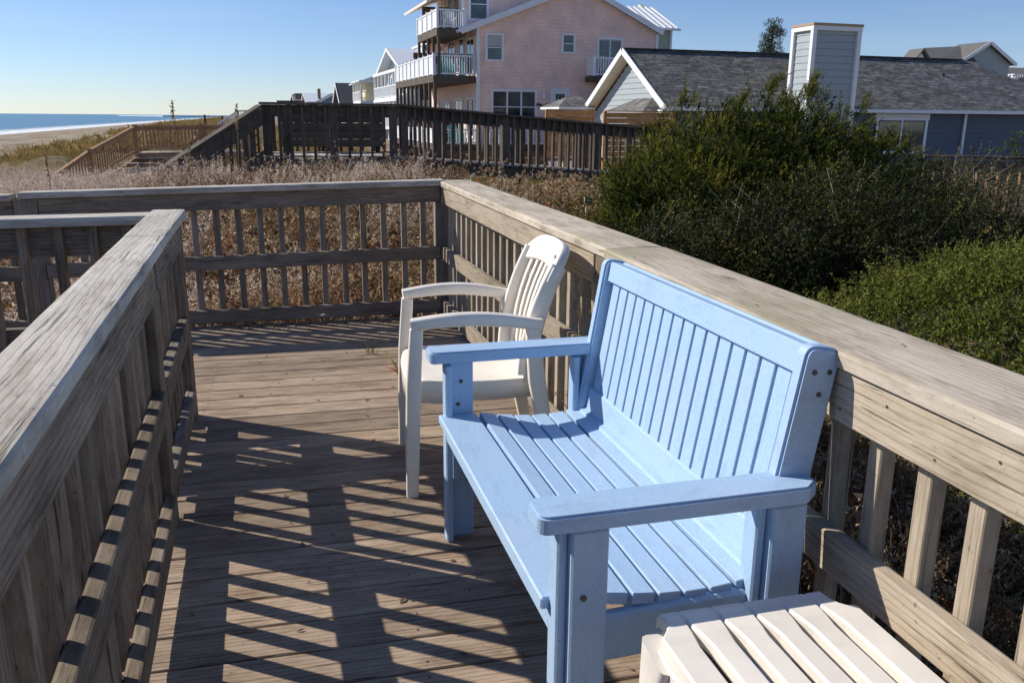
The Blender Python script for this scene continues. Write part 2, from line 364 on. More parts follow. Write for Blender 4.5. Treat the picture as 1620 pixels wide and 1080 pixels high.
def rough_board(name, a, b, w, t, mat, parent, up=(0, 0, 1), n=48, amp=.0010, skew0=0., skew1=0.):
    """hero board: subdivided, worn edges that wander; skew shifts the ends of one edge for mitres"""
    m, L = axes(a, b, up); g = random.Random(hash((round(L, 3), round(w, 3), name, round(a[0], 2))) & 0xffff)
    prof = [(-.5, -.38), (-.5, .28), (-.47, .46), (-.40, .5), (-.2, .503), (0, .5), (.2, .503), (.40, .5), (.47, .46), (.5, .28), (.5, -.38), (.47, -.5), (-.47, -.5)]
    K = len(prof); vs = []; off = [[g.uniform(-1, 1) for _ in range(K)] for _ in range(n + 1)]
    for i in range(n + 1):
        f = i / n
        for j, (py, pz) in enumerate(prof):
            o = sum(off[max(0, min(n, i + q))][j] for q in (-1, 0, 1)) / 3 * amp
            x = -L / 2 + L * f + (skew0 * (py + .5) * (1 - f) + skew1 * (py + .5) * f)
            vs.append((x, py * w + o * (1.4 if abs(py) > .45 else .2), pz * t + o * .6))
    fs = [[i * K + j, i * K + (j + 1) % K, (i + 1) * K + (j + 1) % K, (i + 1) * K + j] for i in range(n) for j in range(K)]
    fs += [list(range(K)), [n * K + j for j in range(K)]]
    o = mesh_obj(name, vs, fs, mat, parent, world=m, smooth=False)
    return o

# coast frame: x inland, y along the coast (world turned by 3.4 degrees)
CF = Matrix.Rotation(R(3.4), 4, 'Z')
CFi = CF.inverted()

# ------------------------------------------------------------------ ground, sea
def sm(a, b, x): t = np.clip((x - a) / (b - a), 0, 1); return t * t * (3 - 2 * t)
_ph = rng.uniform(0, 6.28, (14,)); _fr = rng.uniform(.12, 1.0, (14,)); _th = rng.uniform(0, 3.14, (14,))
def lump(x, y):
    z = 0
    for p, f, t in zip(_ph, _fr, _th): z = z + np.sin((x * np.cos(t) + y * np.sin(t)) * f * 2 + p) * .055 / (f + .35)
    return z
def ground(x, y):
    x = np.asarray(x, float); y = np.asarray(y, float)
    c, q = math.cos(R(3.4)), math.sin(R(3.4)); xc = x * c + y * q; yc = -x * q + y * c
    z = -.42 + .30 * sm(5.5, 9.5, y) * sm(-3, 1, x)
    z = z + .62 * np.exp(-((x + .6) / 4.5) ** 2 - ((y - 13.2) / 2.6) ** 2)
    z = z - .50 * sm(15, 26, y)
    z = z + .25 * np.exp(-((xc + 8.5) / 3.0) ** 2) * sm(16, 34, y) * (1 - .3 * sm(60, 120, y)) + .9 * np.exp(-((xc + 6.) / 5.0) ** 2) * sm(48, 90, y)
    amp = .10 + .28 * sm(10, 40, y) * (1 - sm(-4, 4, xc) * .6)
    z = z + lump(x, y) * amp * 2.2 * (1 - sm(-18, -34, -xc) * 0)
    b = np.clip((-xc - 13) / 48., 0, None)
    z = np.where(xc < -13, z * np.exp(-b * 5) + -4.1 * np.minimum(b, 1.6) ** .9, z)
    z = z - .3 * sm(8, 14, xc) * sm(18, 24, y)
    return z
def gcoords(a, b, h0, growth):
    out = [0.]; h = h0
    while out[-1] < b: out.append(out[-1] + h); h *= growth
    neg = [0.]; h = h0
    while neg[-1] > a: neg.append(neg[-1] - h); h *= growth
    return np.array(sorted(set(neg[1:] + out)))
gx = gcoords(-75, 9000, .22, 1.033); gy = gcoords(-60, 12000, .22, 1.033)
X, Y = np.meshgrid(gx, gy); far = sm(200, 900, np.hypot(X, Y))
# keep the ground west edge parallel to the coast: shear x by the coast angle
X = X - Y * math.tan(R(3.4)); Z = ground(X, Y); Z = Z * (1 - far * (X > 40)) + far * (X > 40) * -.8
nx, ny = len(gx), len(gy)
vs = np.stack([X.ravel(), Y.ravel(), Z.ravel()], 1)
i0 = (np.arange(ny - 1)[:, None] * nx + np.arange(nx - 1)[None, :]).ravel()
fs = np.stack([i0, i0 + 1, i0 + nx + 1, i0 + nx], 1)
def npmesh(name, vs, fs, tint=None, attr='tint'):
    me = bpy.data.meshes.new(name); k = fs.shape[1]
    me.vertices.add(len(vs)); me.vertices.foreach_set('co', np.ascontiguousarray(vs, np.float32).ravel())
    me.loops.add(fs.size); me.loops.foreach_set('vertex_index', np.ascontiguousarray(fs, np.int32).ravel())
    me.polygons.add(len(fs)); me.polygons.foreach_set('loop_start', np.arange(0, fs.size, k, dtype=np.int32))
    me.update(calc_edges=True)
    if tint is not None:
        a = me.attributes.new(attr, 'FLOAT', 'POINT'); a.data.foreach_set('value', np.ascontiguousarray(tint, np.float32))
    return me
xc = X * math.cos(R(3.4)) + Y * math.sin(R(3.4))
litter = (sm(-15, -9, xc) * (.15 + .85 * sm(20, 10, Y))).ravel()
gm = npmesh('dune_ground', vs, fs, np.clip(litter, 0, 1), 'litter'); gm.shade_smooth()
g_ = link('dune_ground', gm, Matrix(), None, M['sand']); tag(g_, kind='structure')

vs = [(-40000, -20000, 0), (14, -20000, 0), (14, 50000, 0), (-40000, 50000, 0)]
sea = mesh_obj('sea', vs, [(0, 1, 2, 3)], 'sea', world=CF @ Matrix.Translation((-61, 0, -4.1))); tag(sea, kind='structure')

# ------------------------------------------------------------------ the deck: planks, joists, nails
deck = thing('wooden_deck', 'weathered grey brown plank deck floor under the blue bench', 'deck', (0, 0, -.3))
PW, PG = .138, .0065
y = -.75; kk = 0
while y < 5.72:
    x0, x1 = -.56, 1.10
    dz = rnd.uniform(-.0015, .0015)
    if y > 3.93:
        x0 = -4.6
        cut = rnd.choice([-.9, -1.6, -2.4])
        board('plank', (x0, y + PW / 2, -.019 + dz), (cut - .002, y + PW / 2, -.019 + dz), PW, .038, 'deck', deck, bev=.0035)
        x0 = cut + .002
    board('plank', (x0 + rnd.uniform(-.012, .012), y + PW / 2, -.019 + dz), (x1 + rnd.uniform(-.01, .01), y + PW / 2 + rnd.uniform(-.002, .002), -.019 - dz), PW, .038, 'deck', deck, bev=.0035)
    y += PW + PG; kk += 1
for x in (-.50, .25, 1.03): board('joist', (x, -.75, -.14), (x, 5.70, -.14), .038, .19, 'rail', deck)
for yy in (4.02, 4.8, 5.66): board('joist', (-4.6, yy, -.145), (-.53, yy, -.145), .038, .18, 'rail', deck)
bm = bmesh.new()
y = -.75
while y < 5.72:
    for x in (-.50, .25, .86):
        for q in (.03, .108):
            m = Matrix.Translation((x + rnd.uniform(-.008, .008), y + q + rnd.uniform(-.006, .006), .0006))
            bmesh.ops.create_circle(bm, cap_ends=True, segments=6, radius=.0042, matrix=m)
    y += PW + PG
me = bpy.data.meshes.new('nails'); bm.to_mesh(me); bm.free(); link('nail', me, Matrix(), deck, M['screw'], True)

# ------------------------------------------------------------------ railings of the deck
BS = .1335     # baluster spacing
def rail_section(parent, A, B, side, top, mid, bot, mats=('cap', 'rail', 'rail'), capw=.14, captop=.94, faceh=.108, start=.07, capin=None, no_cap=False, post=None, skip=(), lo=-.14, balmat=None, hero=True, ends=(0, 0), dzb=0.):
    """A->B on the inner face line of the rails (z ignored); side=+1 when outside lies to the left of A->B.
       top: z of cap underside; mid/bot: z tops of the rails (tuples for both ends)"""
    A = Vector((A[0], A[1], 0)); B = Vector((B[0], B[1], 0)); d = (B - A).normalized(); L = (B - A).length
    out = Vector((-d.y, d.x, 0)) * side; T = .038
    zt = top if isinstance(top, tuple) else (top, top)
    def P(s, o, z): return A + d * s + out * o + Vector((0, 0, z))
    if not no_cap:
        ci = -.045 if capin is None else capin
        f = rough_board if hero else board
        f('top_board', P(-ends[0], ci + capw / 2, zt[0] + .019), P(L + ends[1], ci + capw / 2, zt[1] + .019), capw, .038, mats[0], parent)
    f = rough_board if hero else board
    f('face_board', P(.002, T / 2, zt[0] - faceh / 2 - .002), P(L - .002, T / 2, zt[1] - faceh / 2 - .002), faceh, T, mats[1], parent, up=out)
    for nm, zz in (('middle_rail', mid), ('bottom_rail', bot)):
        f(nm, P(.003, T / 2, zz[0] - .044), P(L - .003, T / 2, zz[1] - .044), .088, T, mats[1], parent, up=out)
    s = start; k = 0
    while s < L - .03:
        if not any(a < s < b for a, b in skip):
            z1 = zt[0] + (zt[1] - zt[0]) * s / L - .002
            j = rnd.uniform(-.004, .004)
            board('baluster', P(s + j, T + .019, lo), P(s + j + rnd.uniform(-.003, .003), T + .020, z1), .038, .036, balmat or mats[2], parent, up=out, bev=.0025)
        s += BS; k += 1
    return P

# right railing (two runs that meet at the post behind the bench)
rr = thing('deck_railing', 'long sunlit railing behind the blue bench and white chair', 'railing', (1.0, 2.7, 0), group='weathered railings round the deck')
P = rail_section(rr, (1.022, -.55), (1.022, 2.78), -1, .864, (.520, .508), (.12, .11), capw=.235, start=.02, capin=-.012, skip=((3.26, 3.4),), mats=('cap', 'rail_sunlit', 'rail_sunlit'))
P = rail_section(rr, (1.022, 2.92), (.905, 5.74), -1, (.864, .890), (.508, .485), (.11, .11), capw=.225, start=.10, capin=-.012, ends=(.135, .03), mats=('cap', 'rail_sunlit', 'rail_sunlit'))
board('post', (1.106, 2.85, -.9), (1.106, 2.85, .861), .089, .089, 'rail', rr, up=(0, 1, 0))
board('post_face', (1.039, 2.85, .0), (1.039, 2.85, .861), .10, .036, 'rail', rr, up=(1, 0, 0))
# back railing
br = thing('deck_railing', 'shaded railing across the far end of the deck, brown weeds behind', 'railing', (-.4, 5.8, 0), group='weathered railings round the deck')
PB = rail_section(br, (.90, 5.725), (-1.56, 5.725), -1, (.897, .845), (.487, .44), (.115, .10), capw=.15, capin=-.05, start=.11, mats=('cap_grey', 'rail_grey', 'rail_grey'), ends=(.02, .09))
rail_section(br, (-1.70, 5.725), (-4.5, 5.725), -1, (.832, .80), (.43, .40), (.09, .08), capw=.15, capin=-.05, start=.05, mats=('cap_grey', 'rail_grey', 'rail_grey'), hero=True)
board('post', (.915, 5.80, -.9), (.915, 5.80, .89), .089, .089, 'rail_grey', br, up=(0, 1, 0))
board('post', (-1.63, 5.79, -.9), (-1.63, 5.79, .842), .135, .135, 'rail_grey', br, up=(0, 1, 0))
# left railing, near the camera
lr = thing('deck_railing', 'near left railing with bright patches of sun on its two lower rails', 'railing', (-.5, 2.0, 0), group='weathered railings round the deck')
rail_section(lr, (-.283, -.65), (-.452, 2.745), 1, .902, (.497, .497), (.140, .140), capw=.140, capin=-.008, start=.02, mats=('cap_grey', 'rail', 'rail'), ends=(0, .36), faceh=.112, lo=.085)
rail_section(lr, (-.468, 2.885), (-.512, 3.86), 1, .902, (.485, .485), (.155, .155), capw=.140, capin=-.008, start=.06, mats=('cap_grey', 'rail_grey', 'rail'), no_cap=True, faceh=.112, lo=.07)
rough_board('top_board', (-.478 - .055, 3.112, .921), (-.515 - .055, 3.985, .921), .140, .038, 'cap_grey', lr, n=20)
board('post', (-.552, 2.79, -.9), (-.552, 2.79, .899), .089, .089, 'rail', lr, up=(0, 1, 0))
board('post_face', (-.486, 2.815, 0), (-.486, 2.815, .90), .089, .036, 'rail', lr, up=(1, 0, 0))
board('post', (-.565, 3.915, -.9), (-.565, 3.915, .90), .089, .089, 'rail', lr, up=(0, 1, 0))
# arm railing that runs left from the end post
ar = thing('deck_railing', 'short railing leaving to the left, balusters on its near side', 'railing', (-1.5, 3.9, 0), group='weathered railings round the deck')
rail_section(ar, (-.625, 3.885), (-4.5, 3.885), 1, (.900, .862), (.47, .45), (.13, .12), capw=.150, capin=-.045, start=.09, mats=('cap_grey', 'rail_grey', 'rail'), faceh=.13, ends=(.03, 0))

def nails(parent, pts, nrm=(0, 0, 1), r=.0040):
    bm = bmesh.new(); q = Vector(nrm).to_track_quat('Z', 'Y').to_matrix().to_4x4()
    for p in pts: bmesh.ops.create_circle(bm, cap_ends=True, segments=7, radius=r * rnd.uniform(.8, 1.3), matrix=Matrix.Translation(p) @ q)
    me = bpy.data.meshes.new('nail'); bm.to_mesh(me); bm.free(); link('nail', me, Matrix(), parent, M['screw'], True)
nails(rr, [(1.05 + (i % 2) * .12 + rnd.uniform(-.02, .02), .1 + i * .41 + rnd.uniform(-.1, .1), .9055) for i in range(13)])
nails(lr, [(-.43 - (i % 2) * .06 - .012 * i / 2, .35 + i * .37, .9445) for i in range(10)])
nails(rr, [(1.0205, .2 + i * .134, .833 - (i % 2) * .05) for i in range(18)], (-1, 0, 0), .0028)
nails(br, [(.7 - i * .134, 5.7235, .86 - (i % 2) * .04 - .0028 * i) for i in range(16)], (0, -1, 0), .0028)
# sand, dry leaves and twigs blown against the far edge of the deck
def debris(n, fx):
    vs = []; fs = []
    for i in range(n):
        x, y_ = fx(); a = rnd.uniform(0, 6.28); L = rnd.uniform(.006, .020); w = L * rnd.uniform(.2, .6); k = len(vs); z = .0015
        c, s_ = math.cos(a), math.sin(a)
        for px, py, pz in ((-L, 0, 0), (0, w, .004), (L, 0, rnd.uniform(0, .006)), (0, -w, .002)): vs.append((x + px * c - py * s_, y_ + px * s_ + py * c, z + pz))
        fs.append((k, k + 1, k + 2, k + 3))
    return vs, fs
vs, fs = debris(260, lambda: (rnd.uniform(-.45, .88), 5.70 - abs(rnd.gauss(0, .07))))
v2, f2 = debris(90, lambda: (rnd.uniform(-.40, .9), rnd.uniform(1.2, 5.6)))
fs += [tuple(a + len(vs) for a in f) for f in f2]; vs += v2
M['litter'] = plain('leaf_litter', (.16, .11, .07), .9, .5, 30)
lt = mesh_obj('leaf_litter', vs, fs, 'litter', deck, world=Matrix()); lt['kind'] = 'stuff'

# ------------------------------------------------------------------ blue bench
BF = Matrix.Translation((.438, 1.36, 0)) @ Matrix.Rotation(R(1.6), 4, 'Z')     # local: x depth from front, y along, origin at near front leg
bench = thing('garden_bench', 'light blue slatted garden bench with flat arms, by the long railing', 'bench', (0, 0, 0), 0, None, BF)
def bb(name, a, b, w, t, up=(0, 0, 1), mat='blue', bev=.006, parent=None): return board(name, a, b, w, t, mat, parent or bench, up, bev, BF)
BL = 1.20
for yy, sg in ((.018, 1), (BL - .018, -1)):
    lg = bb('leg', (.052, yy, 0), (.052, yy, .598), .075, .034, (0, 1, 0), bev=.004)                  # front leg: wide face to the side
    bb('leg_facing', (.004, yy + sg * .030, 0), (.004, yy + sg * .030, .598), .052, .022, (1, 0, 0), bev=.004, parent=lg)
    lg = bb('leg', (.475, yy, 0), (.475, yy, .598), .078, .034, (0, 1, 0), bev=.004)
    bb('leg_facing', (.424, yy + sg * .028, 0), (.424, yy + sg * .028, .598), .05, .022, (1, 0, 0), bev=.004, parent=lg)
    # arm with rounded front
    arm = []
    W_ = .094; y0, y1 = yy - W_ / 2 + sg * .012, yy + W_ / 2 + sg * .012
    cut = .035; poly = [(-.045 + cut * .3, y0), (-.045 + .012, y0 + .006)]
    poly = []
    for cx, cy, a0 in ((-.055 + .022, y0 + .022, 180), ):
        for a in range(0, 91, 18): poly.append((cx + .022 * math.cos(R(a0 + a)), cy + .022 * math.sin(R(a0 + a))))
    poly += [(.50, y0), (.535, y0 + .03), (.535, y1 - .03), (.50, y1)]
    for a in range(0, 91, 18): poly.append((-.055 + .022 + .022 * math.cos(R(90 + a)), y1 - .022 + .022 * math.sin(R(90 + a))))
    me = bpy.data.meshes.new('arm'); bm = bmesh.new()
    f = bm.faces.new([bm.verts.new((px, py, .606)) for px, py in poly]); r_ = bmesh.ops.extrude_face_region(bm, geom=[f])
    for v_ in [q for q in r_['geom'] if isinstance(q, bmesh.types.BMVert)]: v_.co.z = .643
    bmesh.ops.recalc_face_normals(bm, faces=bm.faces)
    ed = [e for e in bm.edges if abs(e.verts[0].co.z - e.verts[1].co.z) < 1e-5]
    bmesh.ops.bevel(bm, geom=ed, offset=.005, segments=2, affect='EDGES'); bm.to_mesh(me); bm.free()
    link('armrest', me, BF, bench, M['blue'])
    # side apron under the seat and rear brace
    bb('side_apron', (.09, yy + sg * .034, .335), (.44, yy + sg * .034, .345), .105, .028, (0, 1, 0))
    prism('bracket', [(.012, yy + sg * .05, .40), (.012, yy + sg * .05, .23), (.03, yy + sg * .05, .23), (.075, yy + sg * .05, .40)], (0, sg * .022, 0), 'blue', bench, BF)
    # leaning back post
    ax = Vector((.082, 0, .495)).normalized(); px_ = Vector((ax.z, 0, -ax.x)); c0 = Vector((.465, yy + sg * .045 - .018, .40)); LP = .515; HP = .041
    pl = [c0 + px_ * HP, c0 - px_ * HP] + [c0 + ax * (LP - .03) + px_ * (HP * (abs(math.cos(R(a))) ** .55) * (-1 if a < 90 else 1)) + ax * (.030 * (math.sin(R(a)) ** .8)) for a in range(0, 181, 12)]
    me = bpy.data.meshes.new('back_post'); bm = bmesh.new(); f = bm.faces.new([bm.verts.new(p) for p in pl]); r_ = bmesh.ops.extrude_face_region(bm, geom=[f])
    for v_ in [q for q in r_['geom'] if isinstance(q, bmesh.types.BMVert)]: v_.co.y += .036
    bmesh.ops.remove_doubles(bm, verts=bm.verts, dist=.0005); bmesh.ops.recalc_face_normals(bm, faces=bm.faces)
    ed = [e for e in bm.edges if abs(e.verts[0].co.y - e.verts[1].co.y) < 1e-5]
    bmesh.ops.bevel(bm, geom=ed, offset=.006, segments=2, affect='EDGES'); bm.to_mesh(me); bm.free()
    link('back_post', me, BF, bench, M['blue'])
    for q in ((.03, .46), (.06, .20)):
        disc('screw', (q[0] + .01, yy + (-.018 if sg > 0 else -.0185), q[1]), (0, -1, 0), .0065, .002, 'screw', lg, BF)
for dx, dz in ((-.018, -.035), (.016, -.037), (-.004, -.082)):   # three screws near the top of the near post
    c0 = Vector((.546 + dx, .018 + .045 - .018, .893 + dz)); disc('screw', c0, (0, -1, 0), .0055, .002, 'screw', bench, BF)
disc('screw', (.05, BL - .035, .535), (0, -1, 0), .0065, .002, 'screw', bench, BF)
disc('screw', (.005 + .40, .0, .36), (0, -1, 0), .0065, .002, 'screw', bench, BF)
disc('screw', (.002, .028, .36), (-1, 0, 0), .0065, .002, 'screw', bench, BF)
# seat slats: wide front board, six narrower, one wide at the back; the seat dips
bb('seat_slat', (.036, .062, .418), (.036, BL - .045, .418), .122, .026, (0.03, 0, 1), bev=.004)
bb('front_apron', (.006, .05, .378), (.006, BL - .05, .378), .058, .022, (1, 0, 0))
zs = [.414, .405, .398, .395, .397, .405]
for i, z in enumerate(zs):
    x = .130 + i * .0585; tilt = (.16, .11, .05, -.02, -.09, -.16)[i]
    bb('seat_slat', (x, .052, z), (x, BL - .048, z), .0490, .026, (tilt, 0, 1), bev=.0018)
bb('seat_slat', (.468, .075, .424), (.468, BL - .075, .424), .072, .024, (-.30, 0, 1))
# back: lower rail, sixteen vertical slats, top rail
u_ = Vector((.082, 0, .495)).normalized(); nf = Vector((-u_.z, 0, u_.x))      # plane direction and front normal
o0 = Vector((.452, 0, .445))
def bp(s, y_, o): q = o0 + u_ * s + nf * o; return (q.x, y_, q.z)
bb('back_rail', bp(.020, .085, -.016), bp(.020, BL - .085, -.016), .080, .028, tuple(nf))
bb('back_rail', bp(.435, .083, -.012), bp(.435, BL - .083, -.012), .062, .034, tuple(nf), bev=.003)
bb('back_rail', bp(.440, .085, -.040), bp(.440, BL - .085, -.040), .060, .018, tuple(nf))
n_ = 16; y0_, y1_ = .112, BL - .096; pt = (y1_ - y0_) / n_
for i in range(n_):
    yc = y0_ + pt * (i + .5)
    m, L = axes(bp(.055, yc, -.018), bp(.412, yc, -.018), tuple(nf))
    link('back_slat', boxmesh(L, pt - .0105, .018, .0015, M['blue']), BF @ m, bench)
bb('stretcher', (.26, .05, .27), (.26, BL - .05, .27), .07, .024, (1, 0, 0))

# ------------------------------------------------------------------ cream resin armchair
CFm = Matrix.Translation((.385, 3.13, 0)) @ Matrix.Rotation(R(-3.5), 4, 'Z')   # local: x from front to back, y across (0 centre)
ch = thing('plastic_armchair', 'cream plastic armchair with slatted back, beyond the blue bench', 'chair', (0, 0, 0), 0, None, CFm)
def cs(name, pts, sizes, side, rr_=.3, parent=None, mat='plastic'): return sweep(name, pts, sizes, side, mat, parent or ch, CFm, rr_)
HW = .265
for sgn in (-1, 1):
    yy = sgn * HW
    cs('leg', [(-.035, yy, 0), (-.030, yy, .2), (-.022, yy, .42), (-.008, yy, .625)], [(.036, .044), (.040, .050), (.040, .052), (.034, .046)], (0, 1, 0), .22)
    cs('leg', [(.50, yy * .98, 0), (.462, yy * .97, .20), (.425, yy * .96, .42), (.405, yy, .62)], [(.034, .044), (.040, .055), (.040, .062), (.036, .052)], (0, 1, 0), .25)
    pts = []; sz = []
    for i in range(15):
        f = i / 14; x = -.026 + .462 * f; z = .642 + .022 * math.sin(math.pi * min(1, f * 1.05)) - .012 * f
        pts.append((x, yy + sgn * .012 * math.sin(math.pi * f), z)); sz.append((.052 - .008 * f, .038 + .010 * math.sin(math.pi * f)))
    cs('armrest', pts, sz, (0, 1, 0), .28)
    # back stile, curved
    pts = [(.395 + .010 * t + .098 * t * t, sgn * (.212 + .030 * t - .006 * t * t), .43 + .40 * t) for t in [i / 10 for i in range(11)]]
    cs('back_stile', pts, [(.034 - .006 * i / 10, .074 - .016 * i / 10) for i in range(11)], (0, 1, 0), .3)
# seat: rounded pan with a skirt
me_v = []; me_f = []; nx_, ny_ = 16, 16
def seat_pt(i, j, down=0.):
    u, v_ = i / nx_, j / ny_ * 2 - 1
    half = .232 + .028 * math.sin(math.pi * min(1, u * 1.1)) - .03 * u
    x = -.030 - .022 * (1 - v_ * v_) * (1 - u) + .46 * u; z = .432 - .022 * u - .012 * math.sin(math.pi * u) * (1 - v_ * v_)
    e = max(0, 1 - u * 9); z -= .018 * e * e
    return (x, v_ * half, z - down)
for i in range(nx_ + 1):
    for j in range(ny_ + 1): me_v.append(seat_pt(i, j))
for i in range(nx_):
    for j in range(ny_): a = i * (ny_ + 1) + j; me_f.append([a, a + 1, a + ny_ + 2, a + ny_ + 1])
ring = [i * (ny_ + 1) for i in range(nx_ + 1)] + [nx_ * (ny_ + 1) + j for j in range(1, ny_ + 1)] + [i * (ny_ + 1) + ny_ for i in range(nx_ - 1, -1, -1)] + [j for j in range(ny_ - 1, 0, -1)]
base = len(me_v)
for q in ring: p = me_v[q]; me_v.append((p[0] * .995 + .002, p[1] * 1.012, p[2] - .022))
base2 = len(me_v)
for q in ring: p = me_v[q]; me_v.append((p[0] * .99 + .004, p[1] * 1.0, p[2] - .085 + .012 * (p[0] > .1)))
n_r = len(ring)
for k in range(n_r):
    k2 = (k + 1) % n_r
    me_f.append([ring[k], ring[k2], base + k2, base + k]); me_f.append([base + k, base + k2, base2 + k2, base2 + k])
so_ = mesh_obj('seat', me_v, me_f, 'plastic', ch, CFm, smooth=True); so_.data.set_sharp_from_angle(angle=R(60))
md = so_.modifiers.new('thick', 'SOLIDIFY'); md.thickness = .006; md.offset = -1
# curved crest with arched lower edge
def back_pt(t, v_):      # t 0..1 up the back, v -1..1 across
    x = .395 + .010 * t + .098 * t * t + .028 * (1 - v_ * v_) ; return (x, v_ * (.212 + .030 * t - .006 * t * t), .43 + .40 * t)
vs = []; fs = []; NV, NU = 20, 8
for j in range(NU + 1):
    for i in range(NV + 1):
        v_ = -1 + 2 * i / NV; t0 = .845 + .075 * math.sqrt(max(0, 1 - v_ * v_)); rc = (abs(v_) ** 6) * .13; t1 = 1.135 + .015 * (1 - v_ * v_) - rc
        t = t0 + (t1 - t0) * j / NU; vv = v_ * (1.10 if j < NU - 1 else 1.08); vs.append(back_pt(t, vv))
for j in range(NU):
    for i in range(NV): a = j * (NV + 1) + i; fs.append([a, a + 1, a + NV + 2, a + NV + 1])
ob = mesh_obj('crest', vs, fs, 'plastic', ch, CFm, smooth=True)
md = ob.modifiers.new('thick', 'SOLIDIFY'); md.thickness = .034; md.offset = 0
md = ob.modifiers.new('bev', 'BEVEL'); md.width = .008; md.segments = 2; md.limit_method = 'ANGLE'; md.angle_limit = R(50)
for i in range(7):
    v_ = -.78 + 1.56 * i / 6
    pts = [back_pt(t, v_ * (.92 + .08 * t)) for t in [0, .15, .3, .45, .6, .75, .92]]
    cs('back_slat', pts, (.034, .014), (0, 1, 0), .3)
cs('back_crossbar', [back_pt(-.02, -1), back_pt(-.02, -.5), back_pt(-.02, 0), back_pt(-.02, .5), back_pt(-.02, 1)], (.05, .022), (0, 0, 1), .3)
c0 = Vector(back_pt(1.02, -.66)); bvs = []
for i in range(14):
    a = 6.2832 * i / 14; bvs.append((c0.x - .0165, c0.y + .013 * math.cos(a), c0.z + .021 * math.sin(a)))
bvs += [(x + .003, y_, z) for x, y_, z in bvs]
bd = mesh_obj('badge', bvs, [list(range(14)), list(range(14, 28))] + [[i, (i + 1) % 14, 14 + (i + 1) % 14, 14 + i] for i in range(14)], 'badge', ch, CFm)
for i in range(3):
    board('seat_mark', (.34 + i * .007, -.06, .402), (.355 + i * .007, -.075, .4025), .003, .006, 'badge', ch, F=CFm, bev=0)

# ------------------------------------------------------------------ cream resin footstool, lower right
SF = Matrix.Translation((.758, 1.030, 0)) @ Matrix.Rotation(R(.5), 4, 'Z')
st = thing('plastic_footstool', 'cream plastic footstool with slatted top in the lower right corner', 'footstool', (0, 0, 0), 0, None, SF)
ZS = .478; n_s = 6; SW = .196; pitch = 2 * SW / n_s
def slat_mesh(i):
    xc_ = -SW + pitch * (i + .5); vs = []; fs = []
    edge = i in (0, n_s - 1)
    ys = [-.235, -.225, -.205, -.17, -.12, 0, .12, .155, .185, .205, .222, .235, .243]
    for y_ in ys:
        a = abs(y_)
        w = .0225 if a < .13 else (.0225 + (.0315 - .0225) * min(1, (a - .13) / .045))
        z = ZS + .006 * max(0, (1 - a / .14)) ** .5 * 0 - (0 if a < .17 else (.002 if a < .2 else .003 + .12 * (a - .2)))
        if a > .238: z -= .008
        s0, s1 = -1, 1
        x0_, x1_ = xc_ - w, xc_ + w
        if i == 0: x0_ = xc_ - .034; x0_ += (.030 if a > .19 else (0 if a < .165 else .030 * (a - .165) / .025))
        if i == n_s - 1: x1_ = xc_ + .034; x1_ -= (.030 if a > .19 else (0 if a < .165 else .030 * (a - .165) / .025))
        r_ = .004
        for (px, pz) in ((x0_, z - .024), (x0_, z - r_), (x0_ + r_, z), (x1_ - r_, z), (x1_, z - r_), (x1_, z - .024)): vs.append((px, y_, pz))
    for k in range(len(ys) - 1):
        for j in range(6): fs.append([k * 6 + j, k * 6 + (j + 1) % 6, (k + 1) * 6 + (j + 1) % 6, (k + 1) * 6 + j])
    fs += [list(range(6)), [(len(ys) - 1) * 6 + j for j in range(6)]]
    return vs, fs
for i in range(n_s):
    vs, fs = slat_mesh(i); mesh_obj('seat_slat', vs, fs, 'plastic2', st, SF)
for sg in (-1, 1):
    box('end_rim', (-SW + .036, sg * .215 - .020, ZS - .055), (SW - .036, sg * .215 + .022, ZS - .006), 'plastic2', st, .006, SF)
    box('side_skirt', (sg * (SW + .001) - .008, -.165, ZS - .085), (sg * (SW + .001) + .008, .165, ZS - .026), 'plastic2', st, .004, SF)
    for sy in (-1, 1):
        sweep('leg', [(sg * (SW - .003), sy * .150, ZS - .028), (sg * (SW + .004), sy * .162, ZS - .12), (sg * (SW + .018), sy * .178, ZS - .28), (sg * (SW + .030), sy * .19, 0)],
              [(.052, .10), (.046, .062), (.042, .05), (.038, .042)], (1, 0, 0), 'plastic2', st, SF, .25)


M['grey_roof'] = plain('grey_brown_roof', (.135, .13, .125), .85, .12, 6)

